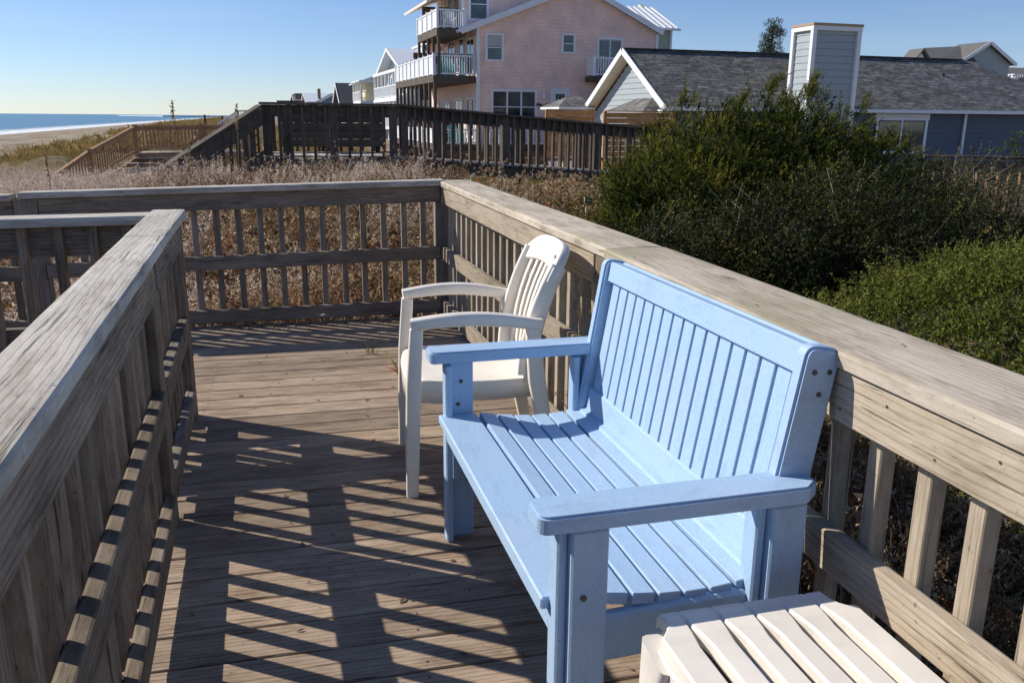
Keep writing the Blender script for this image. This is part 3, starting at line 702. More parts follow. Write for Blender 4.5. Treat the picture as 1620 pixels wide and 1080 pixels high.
# ------------------------------------------------------------------ dark wooden walkover beyond the weeds
dw = thing('wooden_walkover', 'dark wooden walkover with railings crossing the dune behind the deck', 'walkover', (1.6, 15.3, 0), group=None)
def dark_rail(parent, A, B, capz, flo, face=.16, mat='dark', posts=(), bs=.135, capw=.15, out=1, low=None, pw=.14, bw=.045, pdown=1.0):
    A, B = Vector(A), Vector(B); L = (B - A).length; d = (B - A).normalized(); o = Vector((-d.y, d.x, 0)) * out
    def P(f, q, z): p = A + (B - A) * f + o * q; return (p.x, p.y, z)
    z = lambda f: capz[0] + (capz[1] - capz[0]) * f
    fl = lambda f: flo[0] + (flo[1] - flo[0]) * f
    board('top_board', P(0, .02, z(0) - .019), P(1, .02, z(1) - .019), capw, .038, mat, parent, ext=.04)
    sl_ = Vector(P(1, 0, z(1))) - Vector(P(0, 0, z(0))); upv = o
    board('face_board', P(0, -.035, z(0) - .04 - face / 2), P(1, -.035, z(1) - .04 - face / 2), face, .038, mat, parent, up=tuple(o))
    if low: board('bottom_rail', P(0, -.035, fl(0) + low), P(1, -.035, fl(1) + low), .09, .038, mat, parent, up=tuple(o))
    n = int(L / bs)
    for i in range(n):
        f = (i + .5) / n
        if any(abs(f * L - pf * L) < pw * .6 for pf in posts): continue
        board('baluster', P(f, .012, fl(f) - .06), P(f, .012, z(f) - .04), bw, bw, mat, parent, up=tuple(o), bev=0)
    for pf in posts: board('post', P(pf, -.06 if out > 0 else -.06, fl(pf) - pdown), P(pf, -.06, z(pf) - .04), pw, .10, mat, parent, up=tuple(o), bev=.004)
pL, pB, pC = (-.60, 15.50, 0), (1.71, 15.25, 0), (7.90, 17.45, 0)
dark_rail(dw, pL, pB, (1.56, 1.545), (.69, .67), posts=(.03, .17, .51, .95), out=-1, bs=.19)
dark_rail(dw, pB, pC, (1.545, 1.10), (.66, .13), posts=(.015, .335, .67, .98), out=-1, bs=.185)
oB = Vector((-.33, .94, 0)) * 1.35
dark_rail(dw, (pB[0] + oB.x + .2, pB[1] + oB.y, 0), (pC[0] + oB.x, pC[1] + oB.y, 0), (1.53, 1.10), (.66, .13), posts=(.2, .5, .76, .98), out=-1, bs=.185)
dark_rail(dw, (-.55, 17.3, 0), (1.5, 17.1, 0), (1.52, 1.51), (.69, .67), posts=(.02, .5, .98), out=-1, bs=.19)
# floor planks and rim boards
for i in range(14):
    f = (i + .5) / 14; board('plank', (-.62 + 2.36 * f, 15.50 - .25 * f, .66), (-.62 + 2.2 * f, 17.2 - .1 * f, .66), .155, .035, 'pale_deck', dw)
for i in range(44):
    f = (i + .5) / 44; a = Vector(pB).lerp(Vector(pC), f); z = .65 - .53 * f
    board('plank', (a.x - .02, a.y - .04, z), (a.x + oB.x, a.y + oB.y, z), .142, .035, 'pale_deck', dw, bev=.002)
board('rim_board', (pL[0], pL[1] - .02, .53), (pB[0], pB[1] - .02, .52), .2, .04, 'dark', dw, up=(0, 1, 0))
board('rim_board', (pB[0], pB[1] + .02, .52), (pC[0], pC[1] + .02, -.01), .22, .04, 'dark', dw, up=(.33, -.94, 0))
board('rim_board', (pB[0] + oB.x, pB[1] + oB.y, .52), (pC[0] + oB.x, pC[1] + oB.y, -.01), .22, .04, 'dark', dw, up=(.33, -.94, 0))
for f in (.25, .55, .8):
    a = Vector(pB).lerp(Vector(pC), f); board('post', (a.x + oB.x / 2, a.y + oB.y / 2, -1.4), (a.x + oB.x / 2, a.y + oB.y / 2, .4 - .4 * f), .14, .14, 'dark', dw, up=(0, 1, 0))
# stair flight going down to the left, with its sloping railings
for off in (0, 1.55):
    a = Vector((-.62, 15.50 + off, 0)); b = Vector((-2.05, 14.15 + off, 0)); dd = (b - a)
    board('stair_face_board', (a.x, a.y, 1.34), (b.x, b.y, .40), .27, .04, 'dark', dw, up=(.69, -.73, 0))
    board('stair_top_board', (a.x, a.y, 1.50), (b.x, b.y, .56), .15, .038, 'dark', dw)
    for i in range(1, 12):
        f = i / 12.; p = a + dd * f
        board('baluster', (p.x, p.y, .55 - .94 * f - .1), (p.x, p.y, 1.48 - .94 * f), .045, .045, 'dark', dw, up=(0, 1, 0), bev=0)
    board('stringer', (a.x, a.y, .60), (b.x, b.y, -.35), .26, .04, 'dark', dw, up=(.69, -.73, 0))
for i in range(7):
    f = (i + .5) / 7; p = Vector((-.62, 15.50, 0)).lerp(Vector((-2.05, 14.15, 0)), f)
    board('tread', (p.x, p.y, .60 - .95 * f), (p.x, p.y + 1.55, .60 - .95 * f), .26, .04, 'dark', dw)
# bench on the platform: solid dark back toward us
bn = thing('platform_bench', 'dark built-in bench with a solid plank back on the dark walkover platform', 'bench', (.6, 16.6, .68))
for i in range(4): board('back_plank', (-.35, 16.72 - .02 * i, 1.29 - .145 * i), (1.55, 16.55 - .02 * i, 1.29 - .145 * i), .138, .03, 'dark', bn, up=(0, 1, .1))
board('seat_plank', (-.35, 16.95, 1.08), (1.55, 16.8, 1.08), .4, .04, 'dark', bn)
for x in (-.25, .6, 1.45): board('bench_leg', (x, 16.78, .66), (x, 16.74, 1.36), .09, .09, 'dark', bn, up=(0, 1, 0))
board('top_board', (-.35, 16.70, 1.585), (.12, 16.66, 1.585), .22, .04, 'dark', bn)
board('top_support', (-.15, 16.70, 1.3), (-.15, 16.70, 1.57), .09, .09, 'dark', bn, up=(0, 1, 0))

# ------------------------------------------------------------------ newer brown stairs to the beach
bs_ = thing('beach_stairs', 'reddish brown wooden stairs and landing leading down to the beach on the left', 'stairs', (-5.8, 34.4, -1.5))
pts = [(-7.70, 29.69, -.63), (-6.82, 31.55, .17), (-5.82, 34.38, .92)]
for off in (0,):
    ox = Vector((1.35, .35, 0)) * off
    for a, b in zip(pts[:-1], pts[1:]):
        a, b = Vector(a) + ox, Vector(b) + ox; d = (b - a); o = (Vector((-d.y, d.x, 0))).normalized()
        board('top_board', a, b, .14, .04, 'orange', bs_, ext=.03)
        board('face_board', a - Vector((0, 0, .09)), b - Vector((0, 0, .09)), .09, .04, 'orange', bs_, up=tuple(o))
        board('bottom_rail', a - Vector((0, 0, .86)), b - Vector((0, 0, .86)), .10, .04, 'orange', bs_, up=tuple(o))
        n = int(Vector((d.x, d.y, 0)).length / .14)
        for i in range(1, n):
            p = a + d * (i / n); board('baluster', p - Vector((0, 0, .9)), p - Vector((0, 0, .03)), .04, .035, 'orange', bs_, up=(0, 1, 0), bev=0)
    for p in pts: board('post', Vector(p) + ox - Vector((0, 0, 1.9)), Vector(p) + ox + Vector((0, 0, .06)), .15, .15, 'orange', bs_, up=(0, 1, 0))
for i in range(10):
    f = (i + .5) / 10; p = Vector(pts[0]).lerp(Vector(pts[2]), f); z = -1.75 + 1.62 * f
    board('tread', (p.x, p.y, z), (p.x + 1.35, p.y + .35, z), .34, .045, 'pale_deck', bs_)
    board('riser', (p.x, p.y + .15, z - .09), (p.x + 1.35, p.y + .5, z - .09), .15, .03, 'orange', bs_, up=(0, 1, 0))
board('stringer', (pts[0][0], pts[0][1], -1.95), (pts[2][0], pts[2][1], -.28), .30, .05, 'orange', bs_, up=(1, -.3, 0))
q0, q1 = Vector((-5.82, 34.38, .93)), Vector((-1.9, 35.7, .97))
for off in (0, 1.4):
    a, b = q0 + Vector((0, off, 0)), q1 + Vector((0, off, 0)); o = Vector((-(b - a).y, (b - a).x, 0)).normalized()
    board('top_board', a, b, .15, .04, 'orange', bs_); board('face_board', a - Vector((0, 0, .10)), b - Vector((0, 0, .10)), .11, .04, 'orange', bs_, up=tuple(o))
    board('bottom_rail', a - Vector((0, 0, .80)), b - Vector((0, 0, .80)), .09, .04, 'orange', bs_, up=tuple(o))
    board('rim_board', a - Vector((0, 0, 1.14)), b - Vector((0, 0, 1.14)), .24, .05, 'orange', bs_, up=tuple(o))
    for i in range(1, 31):
        p = a.lerp(b, i / 31); board('baluster', p - Vector((0, 0, .84)), p - Vector((0, 0, .04)), .04, .035, 'orange', bs_, up=(0, 1, 0), bev=0)
    for f in (.56, 1.): p = a.lerp(b, f); board('post', p - Vector((0, 0, 2.0)), p + Vector((0, 0, .05)), .17, .17, 'orange', bs_, up=(0, 1, 0))
for i in range(27):
    p = q0.lerp(q1, (i + .5) / 27); board('plank', (p.x, p.y - .03, -.04), (p.x, p.y + 1.45, -.04), .15, .04, 'pale_deck', bs_)
# low dark structure and a white stair railing further along the dune
lk = thing('dune_crossover', 'small dark wooden crossover low on the dune behind the brown landing', 'crossover', (-3.6, 46, -.6))
for i in range(9): board('baluster', (-4.6 + i * .3, 46, -.9), (-4.6 + i * .3, 46, .35), .07, .07, 'brown_wood', lk, up=(0, 1, 0), bev=0)
for z in (.36, -.1, -.5): board('rail', (-4.8, 46, z), (-2.0, 46.2, z), .10, .06, 'brown_wood', lk, up=(0, 1, 0))
board('stair_rail', (-4.8, 46, .3), (-6.0, 45.4, -.7), .12, .06, 'brown_wood', lk, up=(0, 1, 0))
wr = thing('white_railing', 'white picket stair railing rising over the dune behind the dark sloping rail', 'railing', (-3.9, 62.8, .3))
for a, b in (((-5.3, 63.1, .80), (-3.95, 62.8, 1.62)), ((-3.95, 62.8, 1.62), (-1.6, 62.2, 1.70))):
    a, b = Vector(a), Vector(b)
    board('top_rail', a, b, .12, .10, 'vinyl', wr); board('lower_rail', a - Vector((0, 0, .85)), b - Vector((0, 0, .85)), .08, .10, 'vinyl', wr)
    n = int((b - a).length / .19)
    for i in range(n + 1): p = a.lerp(b, i / n); board('picket', p - Vector((0, 0, .95 if i % 8 else 2.1)), p, .06 if i % 8 else .14, .06 if i % 8 else .14, 'vinyl', wr, up=(0, 1, 0), bev=0)
for k, (x, y_, h) in enumerate(((-6.1, 62.5, 1.35), (-5.25, 66, 1.3))):
    t_ = thing('fence_post', ('left' if k == 0 else 'right') + ' one of two thin dark posts standing in the dune grass', 'post', (x, y_, -.2)); board('post', (x, y_, -.3), (x, y_, h), .13, .13, 'dark', t_, up=(0, 1, 0))

# ------------------------------------------------------------------ houses (coast frame)
def fr(x, y, z, ang=0): return CF @ Matrix.Translation((x, y, z)) @ Matrix.Rotation(R(ang), 4, 'Z')
def window(parent, F, w, h, style='double', trim=.09, blind=False):
    """F: origin at lower left corner on the wall, X along the wall, -Y outwards, Z up"""
    vs = []; fs = []
    def bx(x0, x1, z0, z1, y0, y1):
        k = len(vs); vs.extend([(x, y_, z) for x in (x0, x1) for y_ in (y0, y1) for z in (z0, z1)])
        fs.extend([[k + a for a in q] for q in ((0, 1, 3, 2), (4, 6, 7, 5), (0, 4, 5, 1), (2, 3, 7, 6), (0, 2, 6, 4), (1, 5, 7, 3))])
    bx(-trim, w + trim, h, h + trim, -.05, .0); bx(-trim, w + trim, -trim, 0, -.06, .0); bx(-trim, 0, 0, h, -.047, .0); bx(w, w + trim, 0, h, -.047, .0)
    fr_ = mesh_obj('window', vs, fs, 'white', parent, F); 
    def pane(x0, x1, z0, z1, mat='glass'): return box('pane', (x0, -.022, z0), (x1, -.010, z1), mat, fr_, 0, F)
    def bar(x0, x1, z0, z1): return box('muntin', (x0, -.036, z0), (x1, -.001, z1), 'white', fr_, 0, F)
    if style == 'double':
        pane(.03, w - .03, .03, h * .5 - .02); pane(.03, w - .03, h * .5 + .02, h - .03); bar(0, w, h * .5 - .022, h * .5 + .022)
        bar(0, .03, 0, h); bar(w - .03, w, 0, h)
    elif style == 'triple':
        for i in range(3):
            a = w * i / 3; pane(a + .04, a + w / 3 - .04, .03, h * .48); pane(a + .04, a + w / 3 - .04, h * .48 + .05, h - .03); bar(a + .001, a + w / 3 - .001, h * .48, h * .48 + .05)
        for i in (1, 2): bar(w * i / 3 - .045, w * i / 3 + .045, 0, h)
    elif style == 'slider':
        pane(.05, w / 2 - .03, .05, h - .05, 'glass'); pane(w / 2 + .03, w - .05, .05, h - .05); bar(w / 2 - .035, w / 2 + .035, 0, h)
    elif style == 'single': pane(.02, w - .02, .02, h - .02)
    elif style == 'door':
        box('door_leaf', (0, -.03, 0), (w, -.002, h), 'white', fr_, 0, F)
        for i in range(3):
            for j in range(4): box('pane', (.18 * w + i * .22 * w, -.042, .35 * h + j * .15 * h), (.37 * w + i * .22 * w, -.031, .48 * h + j * .15 * h), 'glass', fr_, 0, F)
    if blind: box('blind', (.04, -.030, h * .55), (w - .04, -.023, h - .04), 'curtain', fr_, 0, F)
    return fr_
def wall_poly(name, parent, pts, d, mat, F): return prism(name, pts, d, mat, parent, F)
def picket_rail(parent, a, b, zt, h, F, n, solid=False, mat='vinyl', pw=.045):
    a, b = Vector((*a, 0)), Vector((*b, 0)); d = (b - a).normalized(); o = Vector((-d.y, d.x, 0))
    rl = board('deck_rail', (a.x, a.y, zt - .04), (b.x, b.y, zt - .04), .09, .08, mat, parent, F=F, bev=.004)
    board('lower_rail', (a.x, a.y, zt - h + .08), (b.x, b.y, zt - h + .08), .06, .07, mat, rl, F=F, bev=0)
    for i in range(n):
        p = a.lerp(b, (i + .5) / n)
        if solid: board('panel', (p.x, p.y, zt - h + .11), (p.x, p.y, zt - .08), (b - a).length / n * .93, .03, mat, rl, up=tuple(o), F=F, bev=0)
        else: board('picket', (p.x, p.y, zt - h + .11), (p.x, p.y, zt - .08), pw, pw, mat, rl, up=tuple(o), F=F, bev=0)
    return rl
def adirondack(name, label, cat, mat, F, group=None):
    t = link(name, None, F); tag(t, label, cat, group)
    for sg in (-1, 1):
        board('leg', (sg * .26, -.32, 0), (sg * .26, -.32, .55), .03, .12, mat, t, up=(1, 0, 0), F=F, bev=0)
        board('leg', (sg * .26, .30, 0), (sg * .26, .22, .55), .03, .10, mat, t, up=(1, 0, 0), F=F, bev=0)
        board('armrest', (sg * .31, -.42, .57), (sg * .31, .35, .55), .13, .03, mat, t, F=F, bev=0)
    for i in range(4): board('seat_slat', (-.25, -.30 + .12 * i, .38 - .035 * i), (.25, -.30 + .12 * i, .38 - .035 * i), .10, .025, mat, t, F=F, bev=0)
    for i in range(6):
        x = -.21 + i * .084; board('back_slat', (x, .18, .24), (x * 1.25, .48, 1.02 - abs(x) * .5), .075, .022, mat, t, up=(0, 1, 0), F=F, bev=0)
    return t

# --- grey house with shingle roof
gh = thing('beach_house', 'low grey house with dark shingle roof and white-trimmed gable, right of the pink house', 'house', (14.6, 28.9, -1.4), 0, None, CF)
GZ = -1.5; EZ = 1.66; RZ = 3.86; XL, XR = 15.0, 36.0; YN, YR, YF = 28.9, 32.56, 36.2
wall_poly('wall', gh, [(XL, YN, GZ), (XR, YN, GZ), (XR, YN, EZ - .05), (XL, YN, EZ - .05)], (0, .2, 0), 'slate_siding', CF)
for i in range(17):
    z = GZ + .18 * i
    if z < EZ - .2: board('siding_board', (XL, YN - .008, z + .09), (XR, YN - .008, z + .09), .175, .022, 'slate_siding', gh, up=(0, -1, .09), F=CF, bev=0)
wall_poly('wall', gh, [(XL, YN, GZ), (XL, YN, EZ - .1), (XL, YR, RZ - .22), (XL, YF, EZ - .1), (XL, YF, GZ)], (.2, 0, 0), 'grey_siding', CF)
for i in range(26):
    z = GZ + .21 * i; zc = z + .10
    if zc > RZ - .45: break
    half = 3.66 if z < EZ - .3 else 3.62 * (RZ - .12 - zc - .10) / (RZ - EZ)
    if half < .1: break
    board('siding_board', (XL - .01, YR - half, zc), (XL - .01, YR + half, zc), .205, .022, 'grey_siding', gh, up=(-1, 0, .09), F=CF, bev=0)
# roof slabs
x0r, x1r = 14.55, 36.6; tE = .34
rf = prism('roof', [(x0r, YN - tE, EZ - .02), (x1r - 1.0, YN - tE, EZ - .02), (31.2, YR, RZ), (x0r, YR, RZ)], (0, .03, .13), 'roof', gh, CF)
prism('roof', [(x0r, YF + tE, EZ - .02), (x1r - 1.0, YF + tE, EZ - .02), (31.2, YR, RZ), (x0r, YR, RZ)], (0, -.03, .13), 'roof', gh, CF)
prism('roof', [(x1r - 1.0, YN - tE, EZ - .02), (x1r - 1.0, YF + tE, EZ - .02), (31.2, YR, RZ)], (0, 0, .12), 'roof', gh, CF)
board('ridge_cap', (x0r - .02, YR, RZ + .15), (31.2, YR, RZ + .15), .26, .035, 'dark_roof', gh, F=CF)
for yy, sg in ((YN - tE, 1), (YF + tE, -1)):
    board('rake_board', (x0r - .02, yy - sg * .03, EZ - .04), (x0r - .02, YR - sg * .02, RZ + .05), .24, .04, 'white', gh, up=(-1, 0, 0), F=CF)
    prism('soffit', [(x0r + .001, yy, EZ - .10), (XL, yy, EZ - .10), (XL, YR, RZ - .12), (x0r + .001, YR, RZ - .12)], (0, 0, .03), 'cream', gh, CF)
board('gutter', (x0r, YN - tE - .05, EZ + .02), (x1r - 1.0, YN - tE - .05, EZ + .02), .12, .13, 'white', gh, F=CF)
board('gable_return', (x0r - .02, YN - .34, EZ - .16), (x0r - .02, YN + .12, EZ - .16), .22, .3, 'white', gh, F=CF)
board('gable_return', (x0r - .02, YF - .1, EZ - .16), (x0r - .02, YF + .34, EZ - .16), .22, .3, 'white', gh, F=CF)
board('corner_board', (XL - .02, YN - .03, GZ), (XL - .02, YN - .03, EZ - .1), .16, .16, 'white', gh, up=(0, 1, 0), F=CF)
sweep('downspout', [(XL - .18, YN - .3, EZ - .05), (XL - .16, YN - .25, EZ - .3), (XL + .02, YN - .1, EZ - .65), (XL + .02, YN - .1, GZ)], (.09, .09), (0, 1, 0), 'white', gh, CF)
sweep('downspout', [(XL + 1.1, YN - .36, EZ - .05), (XL + 1.0, YN - .30, EZ - .25), (XL + .6, YN - .12, EZ - .55), (XL + .55, YN - .10, GZ)], (.09, .09), (0, 1, 0), 'white', gh, CF)
board('downspout', (28.2, YN - .08, GZ), (28.2, YN - .08, EZ - .05), .10, .08, 'white', gh, up=(0, 1, 0), F=CF)
# porch roof against the gable
for k, (ya, yb, xo, zb, zt) in enumerate(((29.5, 33.0, .9, 1.55, 2.0),)):
    prism('porch_roof', [(XL, ya, zb), (XL - xo, ya + .0, zb), (XL - xo, yb, zb), (XL, yb, zb)], (0, 0, .05), 'white', gh, CF)
    mesh_obj('porch_roof', [(XL, ya, zb + .06), (XL - xo, ya, zb + .06), (XL - xo, yb, zb + .06), (XL, yb, zb + .06), (XL - .02, ya + 1.1, zt + .1), (XL - .02, yb - 1.1, zt + .1)], [(0, 1, 4), (1, 2, 5, 4), (2, 3, 5), (0, 4, 5, 3)], 'roof', gh, CF)
prism('porch_roof', [(14.9, 36.0, 1.70), (13.2, 36.0, 1.70), (13.2, 38.5, 1.70), (14.9, 38.5, 1.70)], (0, 0, .10), 'white', gh, CF)
mesh_obj('porch_roof', [(14.9, 36.0, 1.81), (13.2, 36.0, 1.81), (13.2, 38.5, 1.81), (14.9, 38.5, 1.81), (14.6, 37.2, 2.3), (14.0, 37.2, 2.25)], [(0, 1, 5, 4), (1, 2, 5), (2, 3, 4, 5), (0, 4, 3)], 'roof', gh, CF)
window(gh, fr(24.0, YN - .03, .16), 2.25, 1.18, 'slider', .12, False)
window(gh, fr(32.4, YN - .03, .16), 1.6, 1.18, 'slider', .12, False)
box('header_board', (23.85, YN - .05, 1.36), (26.45, YN - .03, 1.6), 'white', gh, .002, CF)
# chimney
cx0, cx1, cy0, cy1, cz = 20.15, 22.1, 28.16, 29.35, 4.66
ck = box('chimney', (cx0 + .05, cy0 + .05, GZ), (cx1 - .05, cy1 - .05, cz - .1), 'grey_siding', gh, 0, CF)
z = GZ
while z < cz - .25:
    board('siding_board', (cx0 + .04, cy0 + .035, z + .10), (cx1 - .04, cy0 + .035, z + .10), .235, .024, 'grey_siding', ck, up=(0, -1, .08), F=CF, bev=0)
    board('siding_board', (cx0 + .035, cy0 + .04, z + .10), (cx0 + .035, cy1 - .04, z + .10), .235, .024, 'grey_siding', ck, up=(-1, 0, .08), F=CF, bev=0); z += .245
for x, y_ in ((cx0, cy0), (cx1, cy0), (cx0, cy1)): board('corner_board', (x, y_, GZ), (x, y_, cz - .06), .17, .17, 'white', ck, up=(0, 1, 0), F=CF, bev=.01)
box('trim_band', (cx0 - .09, cy0 - .09, cz - .16), (cx1 + .09, cy1 + .09, cz), 'white', ck, .006, CF)
box('chimney_cap', (cx0 - .11, cy0 - .11, cz), (cx1 + .11, cy1 + .11, cz + .09), 'tan', ck, .006, CF)
vt = sweep('vent_pipe', [(29.0, 31.2, 2.9), (29.0, 31.2, 3.30)], (.14, .14), (1, 0, 0), 'dark_roof', gh, CF, .45)
box('vent_flashing', (28.8, 31.0, 2.86), (29.2, 31.4, 3.0), 'dark_roof', gh, .01, CF)

# --- cedar privacy screens, brown fence, furniture between walkover and houses
def screen(label, x0, x1, y_, z0, z1, n, mat='cedar_wood'):
    t = thing('privacy_screen', label, 'fence', (x0, y_, z0), 0, 'cedar privacy screens', CF)
    h = (z1 - z0) / n
    for i in range(n): board('plank', (x0, y_, z0 + h * (i + .5)), (x1, y_, z0 + h * (i + .5)), h * .93, .03, mat, t, up=(0, 1, 0), F=CF, bev=.003)
    for x in (x0, x1): board('post', (x, y_ + .06, -1.6), (x, y_ + .06, z1 + .02), .10, .10, mat, t, up=(0, 1, 0), F=CF)
    board('top_board', (x0 - .05, y_ + .03, z1 + .03), (x1 + .05, y_ + .03, z1 + .03), .16, .04, mat, t, F=CF)
screen('cedar plank screen on the left, standing in front of the porch downspout', 10.9, 12.75, 31.0, -1.2, 1.60, 15)
screen('wider cedar plank screen on the right, under the grey gable', 11.55, 14.1, 27.0, -1.2, 1.53, 15)
bf = thing('picket_fence', 'brown vertical board fence seen through the dark walkover railing', 'fence', (6, 40, -1.4), 0, None, CF)
for i in range(46): board('fence_board', (4.6 + i * .15, 38.0, -1.5), (4.6 + i * .15, 38.0, -.12), .135, .025, 'brown_wood', bf, up=(0, 1, 0), F=CF, bev=0)
for z in (-.35, -1.1): board('fence_rail', (4.5, 38.06, z), (11.5, 38.06, z), .09, .04, 'brown_wood', bf, up=(0, 1, 0), F=CF)
pd = thing('patio_deck', 'low cedar deck with railing in front of the houses, behind the walkover', 'deck', (9, 29, -1.2), 0, None, CF)
for i in range(22): board('plank', (7.2 + i * .30, 26.2, -.98), (7.2 + i * .30, 30.8, -.98), .29, .04, 'cedar_wood', pd, F=CF)
for z in (.05, -.45): board('rail', (7.2, 26.2, z), (13.4, 26.2, z), .10, .05, 'cedar_wood', pd, up=(0, 1, 0), F=CF)
for i in range(8): board('post', (7.2 + i * .88, 26.2, -1.8), (7.2 + i * .88, 26.2, .05), .10, .10, 'cedar_wood', pd, up=(0, 1, 0), F=CF)
for i in range(26): board('baluster', (7.32 + i * .235, 26.23, -.95), (7.32 + i * .235, 26.23, .02), .09, .03, 'cedar_wood', pd, up=(0, 1, 0), F=CF, bev=0)
k = 0
for x, y_, mt, lb, a in ((8.2, 28.0, 'cedar_wood', 'leftmost cedar lounge chair on the patio deck', 20), (9.3, 28.4, 'cedar_wood', 'cedar lounge chair between others on the patio deck', -30), (10.3, 27.6, 'white', 'white lounge chair left of centre on the patio deck', 10), (11.3, 28.2, 'white', 'white lounge chair right of centre on the patio deck', 40), (12.2, 27.4, 'white', 'rightmost white lounge chair beside the cedar screen', -20)):
    adirondack('lounge_chair', lb, 'chair', mt, fr(x, y_, -.96, a), 'chairs on the patio deck')

# --- pink house
ph = thing('beach_house', 'tall pink shingled beach house with stacked decks and white trim', 'house', (11.85, 44.5, -1.5), 0, None, CF)
PX0, PX1, PY0, PY1, PZ = 11.85, 21.85, 44.49, 57.0, -1.5; ax_, az_ = 17.35, 7.95
zl, zr = 5.86, 5.85
wall_poly('wall', ph, [(PX0, PY0, PZ), (PX1, PY0, PZ), (PX1, PY0, zr), (ax_, PY0, az_), (PX0, PY0, zl)], (0, .2, 0), 'pink', CF)

w2 = mesh_obj('wall', [(0, 0, PZ), (12.5, 0, PZ), (12.5, 0, zl), (0, 0, zl), (0, .2, PZ), (12.5, .2, PZ), (12.5, .2, zl), (0, .2, zl)], [(0, 1, 2, 3), (4, 7, 6, 5), (0, 4, 5, 1), (3, 2, 6, 7), (0, 3, 7, 4), (1, 5, 6, 2)], 'pink', ph, world=CF @ Matrix.Translation((PX0, PY1, 0)) @ Matrix.Rotation(R(-90), 4, 'Z'))
wall_poly('wall', ph, [(PX1 - .2, PY0 + .2, PZ), (PX1 - .2, PY1, PZ), (PX1 - .2, PY1, zr), (PX1 - .2, PY0 + .2, zr)], (.2, 0, 0), 'pink', CF)
for (xa, za, xb, zb) in ((PX0 - 1.0, zl - .38, ax_, az_ + .02), (PX1 + .25, zr - .08, ax_, az_ + .02)):
    prism('roof', [(xa, PY0 - .35, za), (xb, PY0 - .35, zb), (xb, PY0 - .35, zb + .2), (xa, PY0 - .35, za + .2)], (0, 13.2, 0), 'white_metal', ph, CF)
    board('rake_board', (xa, PY0 - .37, za + .02), (xb, PY0 - .37, zb + .02), .24, .04, 'white', ph, up=(0, -1, 0), F=CF)
board('gutter', (PX0 - 1.05, PY0 - .3, zl - .30), (PX0 - 1.05, PY1, zl - .30), .13, .14, 'white', ph, F=CF)
for x in (PX0 - .03, PX1 + .03): board('corner_board', (x, PY0 - .03, PZ), (x, PY0 - .03, zl - .1), .15, .15, 'white', ph, up=(0, 1, 0), F=CF)
yw = PY0 - .01
window(ph, fr(12.30, yw, 4.22), .80, 1.18, 'double', .11, True)
window(ph, fr(16.45, yw, 4.70), .62, .84, 'double', .09)
window(ph, fr(18.50, yw, 3.50), 1.28, 1.90, 'slider', .11)
window(ph, fr(12.62, yw, 1.10), 2.32, 1.55, 'triple', .12)
window(ph, fr(15.95, yw, .50), .80, 2.22, 'door', .13)
box('wall_lamp', (15.33, yw - .15, 2.28), (15.50, yw, 2.60), 'vinyl', ph, .03, CF)
for i in range(7): board('name_sign', (15.00 + i * .11, yw - .04, 1.98 + .05 * math.sin(i * 1.3)), (15.10 + i * .11, yw - .04, 1.98 + .05 * math.sin(i * 1.3 + 1.3)), .11, .03, 'screw', ph, up=(0, 1, 0), F=CF, bev=0)
# doors and windows on the ocean side wall (facing -x)
def side(y_, z, w): return CF @ Matrix.Translation((PX0 - .01, y_ + w, z)) @ Matrix.Rotation(R(-90), 4, 'Z')
for y_, z, w, h, st_ in ((45.3, 3.55, 1.5, 1.75, 'slider'), (47.6, 3.55, .9, 1.9, 'single'), (49.6, 3.55, 1.6, 1.9, 'slider'), (52.6, 3.55, 1.5, 1.9, 'slider'),
                        (45.4, .35, 1.4, 1.9, 'slider'), (47.9, .35, 1.7, 1.9, 'slider'), (51.0, .6, 1.4, 1.5, 'slider'), (54, .6, 1.4, 1.5, 'double')):
    window(ph, side(y_, z, w), w, h, st_, .11)
# decks on the ocean side
def deck_level(x0, x1, y0, y1, zf, thick, zrail, npost, solid, pfrom, pmat='dark', front_n=17):
    dk = box('deck_platform', (x0, y0, zf - thick), (x1, y1, zf), 'dark', ph, .01, CF)
    picket_rail(ph, (x0 + .05, y0 + .02), (x1, y0 + .02), zrail, zrail - zf, CF, front_n)
    n = npost
    for i in range(n):
        ya = y0 + (y1 - y0) * i / (n - 1)
        board('deck_post', (x0 + .1, ya + .08, pfrom), (x0 + .1, ya + .08, zf - .1), .14, .14, 'dark', ph, up=(0, 1, 0), F=CF)
        board('rail_post', (x0 + .04, ya, zf - .02), (x0 + .04, ya, zrail + .08), .13, .13, 'vinyl', ph, up=(0, 1, 0), F=CF)
        if i < n - 1: picket_rail(ph, (x0 + .04, ya + .08), (x0 + .04, y0 + (y1 - y0) * (i + 1) / (n - 1) - .08), zrail, zrail - zf, CF, 6, True)
    board('rail_post', (x1 - .07, y0 + .02, zf), (x1 - .07, y0 + .02, zrail + .06), .14, .14, 'vinyl', ph, up=(0, 1, 0), F=CF)
deck_level(9.55, 11.8, 44.9, 56.4, 3.42, .36, 4.42, 10, True, -1.5)
deck_level(9.75, 11.3, 44.8, 49.9, 5.70, .36, 6.62, 5, True, 3.42, front_n=13)
deck_level(9.5, 11.8, 44.5, 56.4, -.05, .30, .74, 8, False, -1.5, front_n=15)
box('deck_platform', (11.8, 43.0, -.35), (17.5, 44.48, -.05), 'dark', ph, .01, CF)
picket_rail(ph, (11.8, 43.05), (17.5, 43.05), .74, .79, CF, 34)
box('privacy_wall', (9.7, 51.0, 3.42), (11.8, 51.06, 4.9), 'brown_wood', ph, .0, CF)
box('privacy_wall', (9.9, 49.2, 5.70), (11.5, 49.26, 7.2), 'brown_wood', ph, .0, CF)
box('privacy_wall', (9.7, 50.0, -.05), (11.8, 50.06, 1.5), 'brown_wood', ph, .0, CF)
